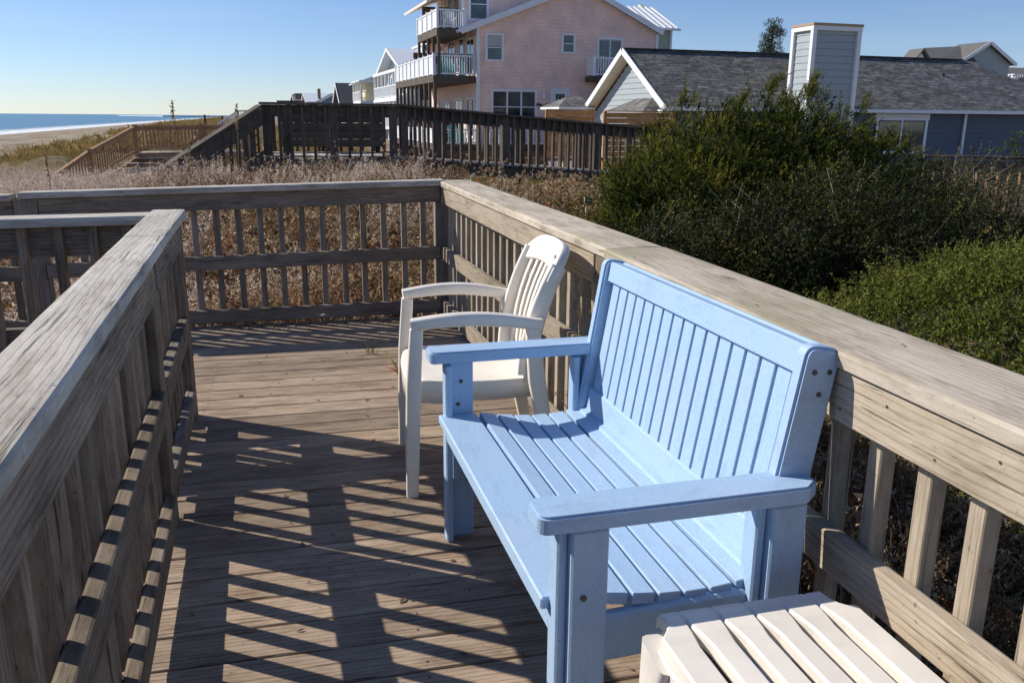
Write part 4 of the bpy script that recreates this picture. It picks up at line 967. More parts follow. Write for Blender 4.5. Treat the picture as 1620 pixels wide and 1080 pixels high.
# balcony on the gable wall
box('deck_platform', (17.75, 43.3, 3.20), (20.6, 44.48, 3.48), 'dark', ph, .01, CF)
picket_rail(ph, (17.82, 43.36), (20.55, 43.36), 4.42, .94, CF, 19)
picket_rail(ph, (17.80, 44.4), (17.80, 43.4), 4.42, .94, CF, 3, True)
board('rail_post', (17.80, 43.36, 3.48), (17.80, 43.36, 4.50), .15, .15, 'vinyl', ph, up=(0, 1, 0), F=CF)
for x in (18.1, 20.3): board('brace', (x, 43.4, 3.25), (x, 44.45, 2.2), .12, .12, 'dark', ph, up=(1, 0, 0), F=CF)
# upper storey
UX0, UX1, UY0, UY1 = 11.45, 17.0, 46.2, 52.5
wall_poly('wall', ph, [(UX0, UY0, 5.4), (UX1, UY0, 5.4), (UX1, UY0, 9.4), (ax_ - 2.2, UY0, 9.6), (UX0, UY0, 8.3)], (0, .2, 0), 'pink', CF)
mesh_obj('wall', [(0, 0, 5.4), (6.2, 0, 5.4), (6.2, 0, 8.3), (0, 0, 8.3), (0, .2, 5.4), (6.2, .2, 5.4), (6.2, .2, 8.3), (0, .2, 8.3)], [(0, 1, 2, 3), (4, 7, 6, 5), (0, 4, 5, 1), (3, 2, 6, 7), (0, 3, 7, 4), (1, 5, 6, 2)], 'pink', ph, world=CF @ Matrix.Translation((UX0, UY1, 0)) @ Matrix.Rotation(R(-90), 4, 'Z'))
board('corner_board', (UX0 - .02, UY0 - .02, 5.4), (UX0 - .02, UY0 - .02, 8.3), .14, .14, 'white', ph, up=(0, 1, 0), F=CF)
window(ph, fr(11.85, UY0 - .01, 6.35), .92, 1.45, 'double', .12)
for y_ in (46.9, 48.4, 50.2): window(ph, CF @ Matrix.Translation((UX0 - .01, y_ + 1.0, 5.9)) @ Matrix.Rotation(R(-90), 4, 'Z'), 1.0, 1.7, 'single', .1)
prism('roof', [(9.6, UY0 + .3, 7.08), (14.3, UY0 + .3, 9.0), (14.3, UY0 + .3, 9.15), (9.6, UY0 + .3, 7.23)], (0, 6.6, 0), 'cream', ph, CF)
adirondack('deck_chair', 'turquoise slatted chair on the left of the pink house middle deck', 'chair', 'turq', fr(10.55, 45.9, 3.43, 10), 'chairs on the pink house deck')
adirondack('deck_chair', 'turquoise slatted chair nearest the pink wall on the middle deck', 'chair', 'turq', fr(11.2, 46.2, 3.43, -15), 'chairs on the pink house deck')
adirondack('deck_chair', 'white slatted chair left of the turquoise ones on the middle deck', 'chair', 'white', fr(10.05, 46.4, 3.43, 30), 'chairs on the pink house deck')
adirondack('deck_chair', 'white slatted chair on the top deck of the pink house', 'chair', 'white', fr(10.6, 45.8, 5.71, -10), 'chairs on the pink house deck')
adirondack('deck_chair', 'turquoise slatted chair on the ground level deck of the pink house', 'chair', 'turq', fr(10.9, 45.6, -.04, 15), 'chairs on the pink house deck')
adirondack('deck_chair', 'white slatted chair on the small side balcony by the glass door', 'chair', 'white', fr(18.5, 44.0, 3.49, 160), 'chairs on the pink house deck')

# --- green house behind the pink one
gn = thing('beach_house', 'pale green house with white standing seam metal roof behind the pink house', 'house', (26.0, 53, -1.5), 0, None, CF)
wall_poly('wall', gn, [(19.5, 52.9, -1.5), (27.0, 52.9, -1.5), (27.0, 52.9, 6.9), (19.5, 52.9, 6.9)], (0, .2, 0), 'green_siding', CF)
wall_poly('wall', gn, [(26.8, 53.1, -1.5), (26.8, 62.0, -1.5), (26.8, 62.0, 6.9), (26.8, 57.5, 9.0), (26.8, 53.1, 6.9)], (.2, 0, 0), 'green_siding', CF)
for i in range(22): board('siding_board', (19.5, 52.89, 2.0 + .22 * i), (26.95, 52.89, 2.0 + .22 * i), .21, .022, 'green_siding', gn, up=(0, -1, .08), F=CF, bev=0)
prism('roof', [(19.3, 52.4, 6.85), (27.35, 52.4, 6.85), (27.0, 56.0, 8.5), (19.3, 56.0, 8.5)], (0, -.02, .10), 'white_metal', gn, CF)
prism('roof', [(19.3, 62.4, 6.85), (27.35, 62.4, 6.85), (27.0, 56.0, 8.5), (19.3, 56.0, 8.5)], (0, .02, .10), 'white_metal', gn, CF)
for i in range(19): f = i / 18; board('roof_seam', (19.4 + 7.85 * f, 52.42, 6.98), (19.4 + 7.6 * f, 56.0, 8.63), .05, .06, 'white_metal', gn, F=CF, bev=0)
board('gutter', (19.3, 52.33, 6.86), (27.4, 52.33, 6.86), .13, .12, 'white', gn, F=CF)
board('corner_board', (27.0, 52.87, -1.5), (27.0, 52.87, 6.85), .15, .15, 'white', gn, up=(0, 1, 0), F=CF)
prism('side_roof', [(27.0, 54.5, 5.6), (27.75, 54.5, 5.6), (27.0, 54.5, 6.6)], (0, 4, 0), 'brown_siding', gn, CF)

# --- generic distant houses
def house(label, x0, x1, y0, y1, zb, ze, zr_, ridge, wall, roof, wins=(), porch=(), F=CF, ov=.5, sidew=()):
    h = thing('beach_house', label, 'house', (x0, y0, zb), 0, None, F)
    if ridge == 'x':      # gable walls face -x/+x
        ym = (y0 + y1) / 2
        wall_poly('wall', h, [(x0, y0, zb), (x0, y1, zb), (x0, y1, ze), (x0, ym, zr_), (x0, y0, ze)], (.2, 0, 0), wall, F)
        wall_poly('wall', h, [(x1 - .2, y0, zb), (x1 - .2, y1, zb), (x1 - .2, y1, ze), (x1 - .2, ym, zr_), (x1 - .2, y0, ze)], (.2, 0, 0), wall, F)
        wall_poly('wall', h, [(x0 + .2, y0, zb), (x1 - .2, y0, zb), (x1 - .2, y0, ze), (x0 + .2, y0, ze)], (0, .2, 0), wall, F)
        for yy in (y0, y1):
            s_ = -1 if yy == y0 else 1
            prism('roof', [(x0 - ov, yy + s_ * ov, ze - .15), (x1 + ov, yy + s_ * ov, ze - .15), (x1 + ov, ym, zr_ + .05), (x0 - ov, ym, zr_ + .05)], (0, 0, .14), roof, h, F)
            board('rake_board', (x0 - ov - .03, yy + s_ * ov, ze - .12), (x0 - ov - .03, ym, zr_ + .08), .28, .05, 'white', h, up=(-1, 0, 0), F=F)
    else:
        xm = (x0 + x1) / 2
        wall_poly('wall', h, [(x0, y0, zb), (x1, y0, zb), (x1, y0, ze), (xm, y0, zr_), (x0, y0, ze)], (0, .2, 0), wall, F)
        wall_poly('wall', h, [(x0, y0 + .2, zb), (x0, y1, zb), (x0, y1, ze), (x0, y0 + .2, ze)], (.2, 0, 0), wall, F)
        for xx in (x0, x1):
            s_ = -1 if xx == x0 else 1
            prism('roof', [(xx + s_ * ov, y0 - ov, ze - .15), (xx + s_ * ov, y1 + ov, ze - .15), (xm, y1 + ov, zr_ + .05), (xm, y0 - ov, zr_ + .05)], (0, 0, .14), roof, h, F)
            board('rake_board', (xx + s_ * ov, y0 - ov - .03, ze - .12), (xm, y0 - ov - .03, zr_ + .08), .28, .05, 'white', h, up=(0, -1, 0), F=F)
    for (xa, za, w, hh, st_) in wins: window(h, F @ Matrix.Translation((xa, y0 - .01, za)), w, hh, st_, .12)
    for (ya, za, w, hh, st_) in sidew: window(h, F @ Matrix.Translation((x0 - .01, ya + w, za)) @ Matrix.Rotation(R(-90), 4, 'Z'), w, hh, st_, .12)
    for (xa, xb, ya, yb, zf, zt, n) in porch:
        box('porch_floor', (xa, ya, zf - .2), (xb, yb, zf), 'white', h, .01, F)
        picket_rail(h, (xa, ya), (xb, ya), zf + 1.0, 1.0, F, int((xb - xa) / .3)); picket_rail(h, (xa, yb), (xa, ya), zf + 1.0, 1.0, F, max(2, int((yb - ya) / .4)), False, pw=.12)
        for i in range(n):
            f = i / max(1, n - 1); board('porch_post', (xa + .1, ya + (yb - ya) * f, zf), (xa + .1, ya + (yb - ya) * f, zt), .18, .18, 'white', h, up=(0, 1, 0), F=F)
        board('porch_post', (xb - .1, ya + .1, zf), (xb - .1, ya + .1, zt), .18, .18, 'white', h, up=(0, 1, 0), F=F)
        board('porch_beam', (xa, ya, zt), (xb, ya, zt), .2, .25, 'white', h, F=F); board('porch_beam', (xa, ya, zt), (xa, yb, zt), .2, .25, 'white', h, F=F)
    return h
wh = house('white beach house with metal roof and stacked porches, left of the pink house', 13.9, 24, 75.3, 87.5, -1.5, 5.3, 7.15, 'x', 'pale_blue', 'white_metal',
      wins=((15.0, 3.3, .9, 1.5, 'double'), (16.8, 3.3, .9, 1.5, 'double'), (15.0, .6, .9, 1.5, 'double')), sidew=((77, 3.2, 1.4, 1.7, 'slider'), (80, 3.2, 1.4, 1.7, 'slider'), (83, 3.2, 1.4, 1.7, 'slider'), (77, .4, 1.4, 1.7, 'slider'), (81, .4, 1.4, 1.7, 'slider')),
      porch=((12.7, 14.9, 74.6, 87.8, 3.0, 5.15, 7), (12.7, 14.9, 74.6, 87.8, .4, 2.75, 7)), ov=.9)
box('cupola', (16.1, 80.5, 6.7), (17.9, 82.3, 7.9), 'white', wh, .02, CF); box('cupola_window', (16.3, 80.44, 7.2), (17.7, 80.5, 7.7), 'glass', wh, 0, CF)
board('sun_shade', (12.6, 71.5, 3.1), (15.0, 71.5, 3.1), 1.6, .1, 'white', wh, F=CF)
prism('lower_roof', [(13.2, 70.0, 4.4), (17.5, 70.0, 6.4), (17.5, 74.0, 6.4), (13.2, 74.0, 4.4)], (0, 0, .14), 'white_metal', wh, CF)
wall_poly('wing_wall', wh, [(13.6, 70.4, -1.5), (17.5, 70.4, -1.5), (17.5, 70.4, 6.2), (13.6, 70.4, 4.4)], (0, .2, 0), 'pale_blue', CF)
for x, z in ((13.9, 2.6), (15.0, 2.6), (13.9, .3), (15.0, .3)): window(wh, fr(x, 70.38, z), .7, 1.4, 'single', .1)
house('yellow beach house with white balcony, between the white house and the dark roof', 12.9, 22, 95.4, 103, -1.5, 4.9, 6.6, 'y', 'yellow_siding', 'white_metal',
      wins=((14.2, 3.2, .9, 1.3, 'double'), (14.2, .8, .9, 1.3, 'double')), porch=((12.2, 13.9, 94.5, 101, 2.9, 4.9, 4), (12.2, 13.9, 94.5, 101, .4, 2.6, 4)), ov=.8)
house('small house with a dark roof left of the yellow house', 11.6, 19, 104.5, 112, -1.5, 2.6, 5.0, 'x', 'cream', 'dark_roof', sidew=((106, .6, 1.2, 1.2, 'double'),), ov=.6)
house('small dark blue gabled house far down the beach', 13.9, 18.5, 160, 170, -1.5, 3.9, 5.15, 'y', 'blue_siding', 'dark_roof', wins=((15.6, 3.1, 1.2, .8, 'single'),))
fb = house('distant house with white metal roof and chimney beside the dark blue gable', 12.6, 18, 176, 190, -1.5, 4.0, 5.6, 'x', 'brown_siding', 'white_metal')
box('chimney', (14.6, 178, 4), (15.2, 178.6, 6.5), 'brown_siding', fb, .02, CF)
fh = house('distant brown house with several small gables above the dark rail', 12.0, 17.5, 205, 222, -1.5, 4.4, 6.0, 'x', 'brown_siding', 'grey_roof')
for y_ in (207, 211, 216): prism('dormer', [(12, y_, 4.3), (12, y_ + 3, 4.3), (12, y_ + 1.5, 6.3)], (3, 0, 0), 'brown_siding', fh, CF)
# houses on the right, inland
gf = house('grey two storey house far right with gabled roofs and bay window', 60.4, 66.0, 63.3, 66.2, -1.5, 6.3, 7.9, 'y', 'grey_siding', 'grey_roof',
      wins=((61.4, 4.6, 1.2, 1.0, 'slider'),), ov=.4)
prism('gable', [(53.9, 61.8, 5.6), (56.0, 61.8, 5.6), (54.9, 61.8, 6.9)], (0, 1.2, 0), 'white', gf, CF)
for a, b in ((53.7, 54.9), (56.2, 54.9)): prism('gable_roof', [(a, 61.5, 5.7), (b, 61.5, 7.05), (b, 63.2, 7.05), (a, 63.2, 5.7)], (0, 0, .14), 'grey_roof', gf, CF)
wall_poly('wing_wall', gf, [(54.0, 61.95, -1.5), (60.4, 61.95, -1.5), (60.4, 61.95, 5.6), (54.0, 61.95, 5.6)], (0, .2, 0), 'grey_siding', CF)
prism('wing_roof', [(55.0, 61.6, 5.6), (61.0, 61.6, 5.75), (63.6, 66.0, 7.8), (58.9, 66.0, 7.5)], (0, 0, .14), 'grey_roof', gf, CF)
for x in (56.3, 57.5, 58.7): window(gf, fr(x, 61.93, 4.4), .9, .95, 'slider', .1)
prism('bay_roof', [(61.0, 62.5, 5.7), (63.0, 62.5, 5.7), (62.0, 63.2, 6.1)], (0, .8, 0), 'dark_roof', gf, CF)
gf2 = house('dark grey house cut by the right edge with white balcony railing', 75.0, 90, 71.5, 82, -1.5, 5.6, 6.8, 'x', 'slate_siding', 'grey_roof', porch=((73.8, 80, 70, 71.4, 4.9, 5.5, 2),), ov=.3)
# distant coast strip, pale blue colour stands in for haze
box_ = mesh_obj('far_coast', [(-200, 2500, -5), (900, 2500, -5), (900, 3400, -5), (-420, 3400, -5), (-200, 2500, -1), (900, 2500, 5), (900, 3400, 6), (-420, 3400, -1)], [(0, 1, 5, 4), (1, 2, 6, 5), (2, 3, 7, 6), (3, 0, 4, 7), (4, 5, 6, 7), (0, 3, 2, 1)], 'pale_blue', None, CF)
tag(box_, kind='structure')

# ------------------------------------------------------------------ vegetation
def rot_to(d):
    """orthonormal frames with Z along each row of d"""
    d = d / np.linalg.norm(d, axis=1, keepdims=True)
    h = np.where(np.abs(d[:, 2:3]) > .95, np.array([[1., 0, 0]]), np.array([[0, 0, 1.]]))
    x = np.cross(h, d); x /= np.linalg.norm(x, axis=1, keepdims=True); y = np.cross(d, x)
    return np.stack([x, y, d], 2)
def blades(base, dirs, length, width, bend=.0, tint=None, seg=1, taper=.1, roll=None):
    """narrow leaves: (n,3) base, (n,3) direction; returns verts, quads, tint"""
    n = len(base); Rm = rot_to(dirs)
    a = rng.uniform(0, 6.28, n) if roll is None else roll
    sx = Rm[:, :, 0] * np.cos(a)[:, None] + Rm[:, :, 1] * np.sin(a)[:, None]
    fx = -Rm[:, :, 0] * np.sin(a)[:, None] + Rm[:, :, 1] * np.cos(a)[:, None]
    L = np.broadcast_to(length, (n,))[:, None]; Wd = np.broadcast_to(width, (n,))[:, None]; B = np.broadcast_to(bend, (n,))[:, None]
    if seg == 1:      # small leaf: one triangle
        sg_ = (rng.integers(0, 2, n) * 2 - 1)[:, None]
        tip = base + Rm[:, :, 2] * L + fx * L * B - np.array([0, 0, 1.]) * L * np.abs(B) * .5
        vs = np.stack([base - sx * Wd * .15 + Rm[:, :, 2] * 0, base + Rm[:, :, 2] * L * .45 + sx * Wd * .75 * sg_, tip - sx * Wd * .12 * sg_], 1).reshape(-1, 3)
        fs = np.arange(n)[:, None] * 3 + np.array([[0, 1, 2]])
        return vs, fs, np.repeat(np.broadcast_to(tint if tint is not None else .5, (n,)), 3)
    vs = []
    for k in range(seg + 1):
        f = k / seg; w = Wd * (1 - (1 - taper) * f ** 1.5) * (.55 + .45 * min(1, f * 3 + .2)) / 2
        c = base + Rm[:, :, 2] * L * f + fx * L * B * f * f - np.array([0, 0, 1.]) * L * np.abs(B) * f * f * .5
        vs += [c - sx * w, c + sx * w]
    vs = np.stack(vs, 1).reshape(-1, 3); k2 = 2 * (seg + 1)
    i = np.arange(n)[:, None] * k2
    fs = np.concatenate([i + np.array([q]) for k in range(seg) for q in ([2 * k, 2 * k + 1, 2 * k + 3], [2 * k, 2 * k + 3, 2 * k + 2])], 0)
    t = np.repeat(np.broadcast_to(tint if tint is not None else .5, (n,)), k2)
    return vs, fs, t
def join(parts):
    vs, fs, ts = [], [], []; o = 0
    for v, f, t in parts: vs.append(v); fs.append(f + o); ts.append(t); o += len(v)
    return np.concatenate(vs), np.concatenate(fs), np.concatenate(ts)
def scatter_templates(temps, pos, scale, tint=None, tilt=.12):
    """copies of (v,f,t) templates merged: pos (n,3)"""
    out = []; n = len(pos); which = rng.integers(0, len(temps), n)
    for k, (v, f, t) in enumerate(temps):
        ix = np.where(which == k)[0]
        if len(ix) == 0: continue
        m = len(ix); a = rng.uniform(0, 6.28, m); c, s_ = np.cos(a), np.sin(a); sc = scale[ix] if hasattr(scale, '__len__') else np.full(m, scale)
        tx, ty = rng.normal(0, tilt, m), rng.normal(0, tilt, m)
        X = (v[None, :, 0] * c[:, None] - v[None, :, 1] * s_[:, None]); Y = (v[None, :, 0] * s_[:, None] + v[None, :, 1] * c[:, None]); Z = np.broadcast_to(v[None, :, 2], X.shape)
        X = X + Z * tx[:, None]; Y = Y + Z * ty[:, None]
        P = np.stack([X, Y, Z], 2) * sc[:, None, None] + pos[ix][:, None, :]
        T = np.clip(t[None, :] + (rng.normal(0, .13, m)[:, None] if tint is None else tint[ix][:, None]), 0, 1)
        out.append((P.reshape(-1, 3), (f[None] + (np.arange(m) * len(v))[:, None, None]).reshape(-1, f.shape[1]), T.reshape(-1)))
    return join(out)
def veg(name, data, mat, parent=None, kind='stuff'):
    v, f, t = data; me = npmesh(name, v, f, t); o = link(name, me, Matrix(), parent, M[mat])
    if kind: o['kind'] = kind
    return o
def on_ground(x, y, dz=0.): return np.stack([x, y, ground(x, y) + dz], 1)
def unit(n, up=.0, spread=1.):
    d = rng.normal(0, spread, (n, 3)); d[:, 2] += up; return d / np.linalg.norm(d, axis=1, keepdims=True)

# ---- dead brown weeds (dry asters): stems, twigs and clusters of small curled heads
def weed_template(h=.55, heads=26, base_t=.35, green=0., hs=1., lv=1.):
    parts = []; ns = rng.integers(4, 7); pts = []
    for _ in range(ns):
        d = unit(1, 2.4)[0]; L = h * rng.uniform(.6, 1.15); b = np.array([rng.normal(0, .04), rng.normal(0, .04), 0.])
        parts.append(blades(b[None], d[None], L, .0060, rng.normal(0, .2), np.array([rng.uniform(.15, .6)]), 2, .5))
        m = max(2, heads // ns)
        f = rng.uniform(.62, 1., m); p = b + d * L * f[:, None]; td = unit(m, .9); tl = rng.uniform(.02, .09, m)
        parts.append(blades(p, td, tl, .005, .1, np.full(m, .3), 1, .6)); pts.append(p + td * tl[:, None])
        m2 = 3; parts.append(blades(b + d * L * rng.uniform(.15, .6, m2)[:, None], unit(m2, .5), rng.uniform(.05, .13, m2) * lv, .011 * lv, .6, np.clip(rng.normal(.18 + green, .12, m2), 0, 1), 1, .2))
    P_ = np.concatenate(pts); m = len(P_); k = 5; PP = np.repeat(P_, k, 0) + rng.normal(0, .009, (m * k, 3))
    parts.append(blades(PP, unit(m * k, .4), rng.uniform(.018, .038, m * k) * hs, rng.uniform(.014, .028, m * k) * hs, .5, np.repeat(np.clip(rng.normal(base_t + .22, .22, m), 0, .8), k) + rng.normal(0, .03, m * k), 1, .5))
    return join(parts)
weeds = [weed_template(.55, 16) for _ in range(5)] + [weed_template(.62, 20, .15) for _ in range(2)]
weeds_g = [weed_template(.4, 10, .6, .65) for _ in range(2)]
weeds_near = [weed_template(.62, 24, .25, 0., .42, .6) for _ in range(5)] + [weed_template(.5, 12, .5, .7, .45, .9)]
def grass_template(n=14, h=.5, w=.006, t=.3, spread=.35, seg=3, bend=.35):
    b = np.stack([rng.normal(0, .035, n), rng.normal(0, .035, n), np.zeros(n)], 1)
    return blades(b, unit(n, 1 / spread * .55), rng.uniform(.5, 1.1, n) * h, w, rng.uniform(.1, 1, n) * bend, np.clip(rng.normal(t, .13, n), 0, 1), seg, .1)
def plume_template(h=.62, stems=7, fl=26):
    parts = []; lean = np.array([rng.normal(.25, .2), rng.normal(0, .2), 0])
    for _ in range(stems):
        d = unit(1, 3.2)[0] + lean; d /= np.linalg.norm(d); L = h * rng.uniform(.65, 1.1); b = np.array([rng.normal(0, .05), rng.normal(0, .05), 0.])
        parts.append(blades(b[None], d[None], L, .004, .1, np.array([.1]), 2, .5))
        f = rng.uniform(.5, 1., fl); p = b + d * L * f[:, None]; dd = unit(fl, .8)
        parts.append(blades(p, dd + d * .6, rng.uniform(.025, .055, fl), .0085, .3, np.clip(rng.normal(.7, .2, fl), 0, 1), 1, .3))
    return join(parts)
plumes = [plume_template() for _ in range(4)]
plumes_far = [plume_template(.62, 4, 12) for _ in range(5)]
grasses = [grass_template() for _ in range(4)]

def region(n, fx, cond, pw=1.):
    xs, ys = fx(n); ok = cond(xs, ys); return xs[ok], ys[ok]
def inside_deck(x, y): return ((x > -.75) & (x < 1.22) & (y < 5.95)) | ((x < -.3) & (y > 3.7) & (y < 5.98))
# behind the back railing: brown weeds thinning into pale plumes
n = 6400; r_ = rng.uniform(0, 1, n) ** 1.2; yy = 5.98 + 8.6 * r_; xx = rng.uniform(-1, 1, n) * (2.2 + (yy - 5) * .75) + (yy - 6) * .02 - .2
ok = ~((yy > 14.0) & (xx > -.4)) & ~(xx > 1.75 + .04 * yy + .3 * np.sin(yy * 2)) ; xx, yy = xx[ok], yy[ok]
def patch(x, y, f, s_): return np.sin(x * f + 2.1 * np.sin(y * f * .7 + s_)) * np.sin(y * f * 1.1 + 1.7 * np.sin(x * f * .6 - s_))
hn = .82 + .28 * patch(xx, yy, 1.9, .4) + rng.normal(0, .08, len(xx))
sp = patch(xx, yy, 1.6, 1.9) + 1.1 * sm(8.0, 13, yy) * (.55 + .6 * sm(.5, -3, xx)) + rng.normal(0, .22, len(xx)) - .28
pk = sp > .25; gs = (~pk) & (patch(xx, yy, 2.3, 3.1) > .42) & (rng.uniform(0, 1, len(xx)) < .6); isw = ~pk & ~gs & (rng.uniform(0, 1, len(xx)) < .85)
keep = rng.uniform(0, 1, len(xx)) < .62; pk &= keep
low = 1 - .22 * sm(9, 13, yy)
veg('dead_weeds', scatter_templates(weeds, on_ground(xx[isw], yy[isw], -.02), (rng.uniform(.75, 1.25, len(xx)) * low * hn)[isw], (.16 * patch(xx, yy, 3.1, .3) + rng.normal(0, .12, len(xx)))[isw]), 'f_weed')
veg('pale_grass', scatter_templates(plumes, on_ground(xx[pk], yy[pk], -.03), (rng.uniform(.75, 1.2, len(xx)) * low * hn)[pk], (.18 * patch(xx, yy, 2.7, .9) + rng.normal(0, .10, len(xx)))[pk], .22), 'f_plume')
veg('green_weeds', scatter_templates(weeds_g, on_ground(xx[gs], yy[gs]), (rng.uniform(.7, 1.2, len(xx)) * hn)[gs]), 'f_weed')
n = 60; xx = rng.uniform(-2.6, 1.4, n); yy = rng.uniform(10.8, 13.6, n)
veg('green_weeds', scatter_templates(weeds_g + [grass_template(10, .5, .012, .88, .5, 3, .3)], on_ground(xx, yy), rng.uniform(.7, 1.1, n), rng.normal(0, .1, n)), 'f_weed')
# orange and green grass blades low behind the back rail
n = 420; xx = rng.uniform(-3.6, 1.6, n); yy = rng.uniform(6.0, 9.5, n)
veg('orange_grass', scatter_templates([grass_template(9, .62, .018, .96, .4, 3, .2), grass_template(9, .58, .018, .88, .4, 3, .2), grass_template(8, .6, .016, .74, .4, 3, .3)], on_ground(xx, yy), rng.uniform(.6, 1.2, n)), 'f_weed')
# pale plume field between the walkover and the brown stairs
n = 4600; yy = rng.uniform(12.5, 33, n); xx = -1.2 - rng.uniform(0, 1, n) * (3.2 + (yy - 12) * .33) + .05 * (yy - 12)
ok = ~((xx > -2.4) & (yy > 14) & (yy < 18)) & ~((yy > 29) & (xx > -7.9) & (xx < -1.4) & (yy > 33))
xx, yy = xx[ok], yy[ok]
veg('pale_grass', scatter_templates(plumes_far, on_ground(xx, yy, -.03), rng.uniform(.6, 1.0, len(xx)), rng.normal(0, .12, len(xx))), 'f_plume')
# weeds right of the long railing, and under the deck edge
n = 2000; yy = rng.uniform(-.8, 7.5, n); xx = 1.25 + rng.uniform(0, 1, n) ** 1.2 * (1.15 + .06 * yy)
veg('dead_weeds', scatter_templates(weeds_near, on_ground(xx, yy), rng.uniform(.65, 1.15, n) * (1 - .35 * sm(3.2, 5.5, yy))), 'f_weed')
n = 260; yy = rng.uniform(-.6, 4.5, n); xx = rng.uniform(1.25, 2.4, n)
veg('grass_blades', scatter_templates([grass_template(12, .5, .007, .5, .8, 4, .6), grass_template(10, .45, .007, .9, .8, 4, .6), grass_template(10, .5, .006, .8, .8, 4, .5)], on_ground(xx, yy), rng.uniform(.6, 1.2, n)), 'f_weed')
n = 420; yy = rng.uniform(-.8, 5.5, n); xx = rng.uniform(1.2, 2.2, n)
veg('green_weeds', scatter_templates(weeds_g, on_ground(xx, yy), rng.uniform(.7, 1.2, n)), 'f_weed')
# weeds left of the deck
n = 600; yy = rng.uniform(-.5, 3.6, n); xx = -.85 - rng.uniform(0, 1, n) * 3.
veg('dead_weeds', scatter_templates(weeds, on_ground(xx, yy), rng.uniform(.6, 1.1, n) * .9), 'f_weed')
# arching dry tufts in the hollow beyond the right rail
n = 150; yy = rng.uniform(7.4, 13.5, n); xx = rng.uniform(1.4, 4.6, n) + (yy - 8) * .1
veg('dry_tufts', scatter_templates([grass_template(34, .42, .005, .35, .9, 4, .8), grass_template(26, .36, .005, .6, 1.1, 4, .9)], on_ground(xx, yy), rng.uniform(.5, 1.15, n), rng.normal(0, .1, n)), 'f_dune')
n = 130; yy = rng.uniform(7, 14, n); xx = rng.uniform(1.2, 6.0, n)
veg('dead_weeds', scatter_templates(weeds[:3], on_ground(xx, yy), rng.uniform(.35, .75, n)), 'f_weed')
n = 160; yy = rng.uniform(10.5, 12.5, n); xx = rng.uniform(2.6, 5.5, n)
veg('green_weeds', scatter_templates(weeds_g, on_ground(xx, yy), rng.uniform(.8, 1.3, n)), 'f_weed')
# dune grass: dense tufts on the seaward dune, thinning on the sand
def dune(n, ymin, ymax, xa, xb, sc, dens=None, name='dune_grass', w=.010, t=.4):
    yc = ymin + (ymax - ymin) * rng.uniform(0, 1, n) ** 1.5; xc_ = rng.uniform(xa, xb, n)
    pn = np.sin(xc_ * .55 + yc * .23) + np.sin(xc_ * .21 - yc * .37 + 1.3) + rng.normal(0, .7, n)
    ok = pn > (dens if dens is not None else -9); xc_, yc = xc_[ok], yc[ok]
    c, q = math.cos(R(3.4)), math.sin(R(3.4)); X_ = xc_ * c - yc * q; Y_ = xc_ * q + yc * c
    k = (Y_ > 28.5) & (Y_ < 37.5) & (X_ > -8.3) & (X_ < -1.5); X_, Y_ = X_[~k], Y_[~k]
    T = [grass_template(12, .45, w * (1.5 if ymax > 100 else 1), t, .5, 1 if ymax > 100 else 2, .4) for _ in range(4)]
    s_ = rng.uniform(.6, 1.2, len(X_)) * sc * (1 + .003 * Y_)
    return veg(name, scatter_templates(T, on_ground(X_, Y_, -.02), s_, rng.normal(0, .14, len(X_))), 'f_dune')
dune(7500, 12, 60, -14, -3, .62, -.4)
dune(9000, 45, 260, -12, 6, 1.1, -1.2, w=.02)
dune(6000, 14, 46, -14, -3.2, .85, -2.6, t=.22)
dune(1800, 14, 80, -27, -13, .5, .7)
dune(1500, 20, 60, -4, 8, .9, -.5, t=.3)
# low green bushes behind the walkover and round the houses
n = 700; yy = rng.uniform(18.0, 27, n); xx = rng.uniform(-.5, 9, n)
veg('green_scrub', scatter_templates([grass_template(26, .35, .02, .55, .9, 2, .5)], on_ground(xx, yy), rng.uniform(.8, 1.5, n), rng.normal(0, .12, n)), 'f_green')
# sea oats: three single tall stalks
def sea_oat(label, x, y, z1, lean, hl=.42):
    z0 = float(ground(x, y)); t = thing('sea_oats', label, 'plant', (x, y, z0), 0, 'sea oat stalks')
    L = z1 - z0; top = np.array([x + lean, y, z1]); b = np.array([[x, y, z0]])
    v = veg('stem', blades(b, (top - b[0])[None], np.array([L]), .014, .02, np.array([.2]), 6, .5), 'f_oat', t, None)
    m = 60; f = rng.uniform(1 - hl / L, 1.0, m); p = b + (top - b[0]) * f[:, None]; s_ = rng.choice([-1, 1], m)
    d = np.stack([s_ * rng.uniform(.1, 1, m) * .35, rng.normal(0, .3, m), rng.uniform(-1.0, .3, m)], 1)
    veg('seed_head', blades(p, d, rng.uniform(.035, .065, m), .016, .2, rng.uniform(0, 1, m), 2, .2), 'f_oat', t, None)
sea_oat('tallest sea oat stalk standing alone against the sea horizon', -1.58, 12.2, 1.54, .0, .33)
sea_oat('sea oat stalk leaning in front of the sloping dark rail', -.86, 12.7, 1.50, .04, .35)
sea_oat('lower sea oat stalk against the brown landing', -1.50, 12.7, 1.02, .03, .35)
sea_oat('thin sea oat stalk left of the brown stairs', -3.4, 13.2, .80, -.02, .4)

